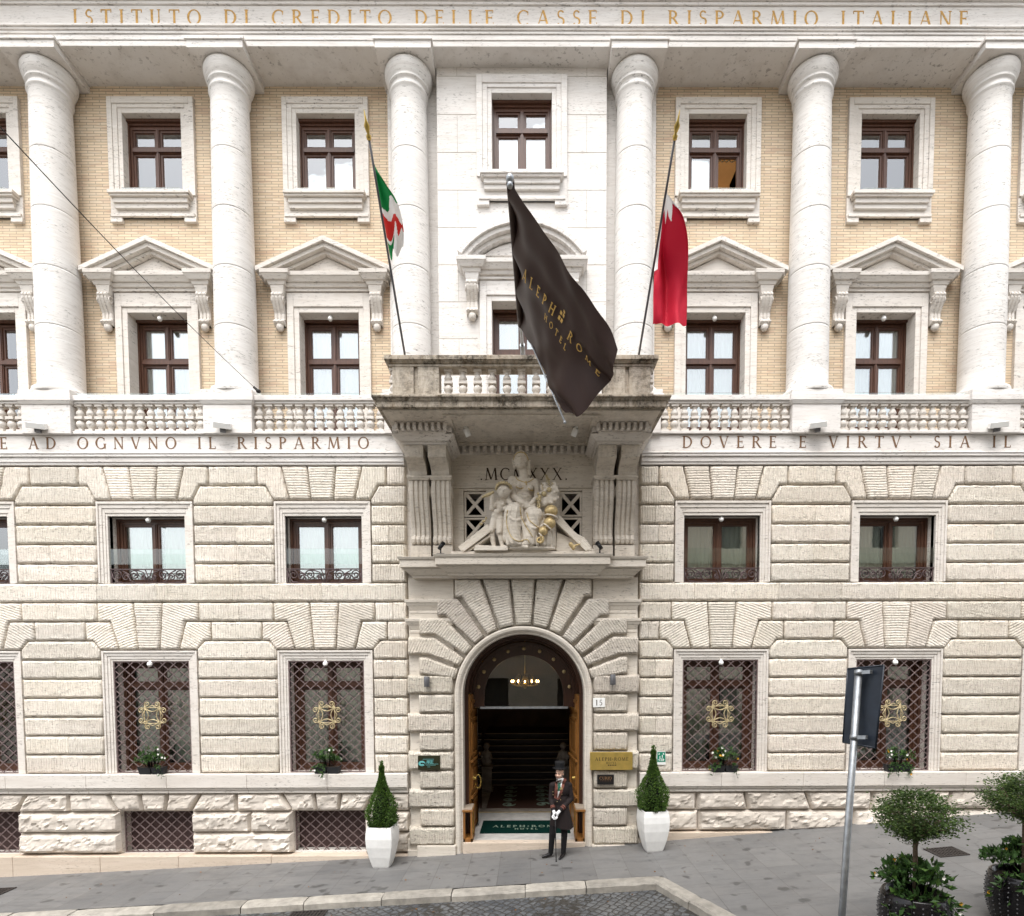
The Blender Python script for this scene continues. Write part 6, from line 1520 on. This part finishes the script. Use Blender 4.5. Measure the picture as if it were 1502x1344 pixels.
def broadleaf(x, y, z, label, seed, R=.43, n=960, H=.44, fl=(10, 6), group=None, L=.095, asp=.50, mat='broad_leaf', over=.0, cat='plant'):
    rnd = random.Random(seed); t = thing('leafy_plant', label, cat, (x, y, z), group); m_ = MB(); stem = MB(); ends = []
    for i in range(n // 12):
        a = rnd.uniform(0, 6.28); r = R * rnd.uniform(.15, 1) ** .6; h_ = H * rnd.uniform(.45, 1.1) * (1 - .45 * (r / R) ** 2); e = Vector((r * math.cos(a), r * math.sin(a) * (1 if R > .35 else .5) - (0 if R > .35 else .05), h_))
        if over and rnd.random() < over and math.sin(a) < 0.2: e = Vector((e.x * 1.1, -abs(e.y) - .08, -rnd.uniform(.02, .26)))
        b = Vector((e.x * .35, e.y * .35, 0)); mid = Vector((e.x * .65, e.y * .65, max(e.z, 0) + .05)); stem.tube([b, mid, e], [.006, .005, .003], 4); ends.append((b, mid, e))
        for k in range(12):
            f = rnd.uniform(.25, 1.05); p = b.lerp(mid, f * 2) if f < .5 else mid.lerp(e, f * 2 - 1); leaves(m_, [(p, ((e - b).normalized() * .4 + Vector((0, 0, .35))), pick(rnd))], L, rnd, asp)
    stem.build('stems', 'shrub_leaf', t); build_leaves(m_, 'foliage', mat, t)
    for cnt, mt, nm in ((fl[0], 'petal_white', 'white_flowers'), (fl[1], 'petal_yellow', 'yellow_flowers')):
        if not cnt: continue
        q = MB()
        for i in range(cnt):
            b, mid, e = ends[rnd.randrange(len(ends))]; c = e + Vector((rnd.gauss(0, .03), rnd.gauss(0, .03), rnd.uniform(.0, .05)))
            for k in range(5): a = 2 * PI * k / 5; d = Vector((math.cos(a) * .026, -.012, math.sin(a) * .026)); s_ = Vector((-math.sin(a) * .011, 0, math.cos(a) * .011)); q.face(q.add([c, c + d * .6 + s_, c + d, c + d * .6 - s_]))
        q.build(nm, mt, t, recalc=False)
    return t
TP = [(4.90, -4.85, 2.34, 11, 'small round-crowned tree with its whole crown in view, left of its pair'), (6.55, -4.55, 2.50, 12, 'small round-crowned tree cut by the right edge of the picture')]
for (x, y, zt, sd_, lb), lp, lf in zip(TP, ('black studded pot under the fully visible small tree', 'black studded pot at the right edge of the picture'), ('leafy underplanting with yellow and white blooms trailing over the left black pot', 'leafy underplanting in the black pot at the right edge')):
    studded_pot(x, y, lp); crown_tree(x, y, zt, sd_, lb); broadleaf(x, y, GZ(x) + .63, lf, sd_ + 20, over=.5, R=.47)
# flower boxes on the sills
for i, dx, lb in ((1, -.02, 'outer left'), (2, -.02, 'near left'), (3, .06, 'near right'), (4, .06, 'outer right')):
    x = wx(wins[i]) + (.02 if i < 3 else .08); t = thing('flower_tub', f'dark plastic tub on the sill of the {lb} latticed window', 'plant tub', (x, -.115, ZK[16]), 'plant tubs on the ground-floor sills')
    q = MB()
    for k in (-1, 1): q.hexa([(k * .135 - .11, -.055, 0), (k * .135 + .11, -.055, 0), (k * .135 + .11, .055, 0), (k * .135 - .11, .055, 0)], [(k * .135 - .135, -.075, .14), (k * .135 + .132, -.075, .14), (k * .135 + .132, .075, .14), (k * .135 - .135, .075, .14)])
    q.ring((-.275, .275, .14, .155), (-.25, .25, .14, .155), -.08, .08); q.build('tub', 'tub_plastic', t); q = MB(); q.box(-.25, .25, -.065, .065, .141, .146); q.build('soil', 'soil', t)
    broadleaf(x, -.115, ZK[16] + .14, f'green window-box plant with white blooms at the {lb} latticed window', 40 + i, R=.34, n=420, H=.36, fl=(9, 5 if i > 2 else 0), group='plants on the ground-floor sills', L=.066, asp=.42, over=.22)

# ================================================================== road sign seen from behind
sb = P(1236.5, 1320, -7.0); stp = P(1259.5, 985, -6.9); d = (stp - sb); gx = sb.x - d.x * 1.2; tdir = d.normalized()
foot = sb - tdir * ((sb.z - GZ(sb.x)) / tdir.z); t = thing('road_sign', 'back of a dark rectangular road sign on a leaning grey steel pole', 'road sign', (foot.x, foot.y, GZ(foot.x)))
F0 = Vector((foot.x, foot.y, GZ(foot.x))); q = MB(); q.tube([foot - F0 - tdir * .1, stp - F0], .030, 16); q.lathe([(.031, 0), (.031, .012), (.01, .02)], stp - F0, 12); q.build('pole', 'galvanised', t)
cn = [P(1238.5, 981, -6.78), P(1291.5, 976, -7.05), P(1279.5, 1098, -7.05), P(1231.5, 1089, -6.78)]
nrm = (cn[1] - cn[0]).cross(cn[3] - cn[0]).normalized(); nrm = nrm if nrm.y < 0 else -nrm
cn = [c - nrm * .055 - F0 for c in cn]
q = MB(); b = [c - nrm * .004 for c in cn]; f = [c + nrm * .004 for c in cn]; q.hexa(b, f)
for i in range(4): a_, b_ = cn[i], cn[(i + 1) % 4]; q.tube([a_, b_], .009, 6)
q.build('panel', 'sign_back', t)
for fz in (.08, .905):
    c = cn[0].lerp(cn[1], .42).lerp(cn[3].lerp(cn[2], .42), fz); pp = Vector(foot - F0) + tdir * ((c.z) / tdir.z); q = MB()
    q.tube([pp - tdir * .02, pp + tdir * .02], .036, 16); ex = (cn[1] - cn[0]).normalized(); m_ = pp + ex * .075
    q.hexa([m_ - ex * .06 - nrm * .03 - tdir * .016, m_ + ex * .03 - nrm * .03 - tdir * .016, m_ + ex * .03 + nrm * .012 - tdir * .016, m_ - ex * .06 + nrm * .012 - tdir * .016], [m_ - ex * .06 - nrm * .03 + tdir * .016, m_ + ex * .03 - nrm * .03 + tdir * .016, m_ + ex * .03 + nrm * .012 + tdir * .016, m_ - ex * .06 + nrm * .012 + tdir * .016])
    q.build('clamp', 'galvanised', t)
q = MB()
for k in range(7): u0, v0 = .16, .42 + .018 * k; pts = [cn[0].lerp(cn[1], u0 + a).lerp(cn[3].lerp(cn[2], u0 + a), v0 + b) + nrm * .0052 for a, b in ((0, 0), (.07, 0), (.07, .011), (0, .011))]; q.face(q.add(pts))
q.build('maker_mark', 'grey_metal', t)

# ================================================================== the house across the street (seen in the window panes)
ob = thing('building', 'plain pale street front opposite the hotel, seen only as a reflection in the window panes', 'building', (8, -14, 0))
ox0, ox1, oy, oh = -3.5, 22., -13.2, 14.2
hs_ = []; 
for fz in (1.2, 5.2, 9.0, 12.4):
    for k in range(7): xx = ox0 + 1.9 + k * 3.5; hs_.append((xx - .6, xx + .6, fz, fz + 2.0))
q = MB(); holes_wall(q, ox0, ox1, -1.5, oh, oy, -.35, hs_)
q.quad((ox0, oy, -1.5), (ox0, oy, oh), (ox0, oy - 9, oh), (ox0, oy - 9, -1.5)); q.quad((ox1, oy, -1.5), (ox1, oy, oh), (ox1, oy - 9, oh), (ox1, oy - 9, -1.5)); q.quad((ox0, oy, oh), (ox1, oy, oh), (ox1, oy - 9, oh), (ox0, oy - 9, oh))
def shift(m_): m_.v = [(v[0] - 8, v[1] + 14, v[2]) for v in m_.v]; return m_
shift(q).build('wall', 'facade_across', ob, recalc=False)
q = MB()
for z in (4.4, 8.3, oh - .5, oh - .25, oh): q.box(ox0 - .1, ox1 + .1, oy - .2, oy + (.14 if z < oh - 1 else .45), z, z + .2)
shift(q).build('cornice', 'facade_across', ob)
for a, b, c, d_ in hs_:
    q = MB(); q.box(a, b, oy - .36, oy - .33, c, d_); q.ring((a, b, c, d_), (a + .07, b - .07, c + .07, d_ - .07), oy - .33, oy - .28); q.box((a + b) / 2 - .04, (a + b) / 2 + .04, oy - .33, oy - .28, c, d_); shift(q).build('window', 'shutter_dark', ob)
q = MB(); q.box(-24, ox0 - .3, oy - 8, oy, -2, 6.2); q.box(-24, ox0 - .3, oy - 8.1, oy + .15, 6.2, 6.5); shift(q).build('light_balance_block', 'facade_across', ob)  # added low block, put in to even the light across the facade

rl = random.Random(5); q = MB()
for i in range(70):
    t_ = rl.random(); x = rl.uniform(-9, 6.5); y = rl.uniform(KY(0) + .1, -.3) if t_ < .45 or x > KC else KY(x) - rl.uniform(.29, .8); z = GZ(x) + (.004 if y > KY(x) - .2 or x > KC else -.118); a = rl.uniform(0, 6.28); L = rl.uniform(.02, .045)
    d = Vector((math.cos(a) * L, math.sin(a) * L, rl.uniform(0, .012))); s_ = Vector((-math.sin(a) * L * .5, math.cos(a) * L * .5, .004)); p = Vector((x, y, z + .003)); b = rl.uniform(.5, 1.3)
    q.face(q.add([p, p + d * .5 + s_, p + d, p + d * .5 - s_]), tint=(b * 1.6, b, b * .6))
o = q.build('fallen_leaves', 'dry_leaf', recalc=False); o['kind'] = 'stuff'; tag(o, 'a few small dry leaves scattered on the sidewalk and along the kerb', 'leaves')
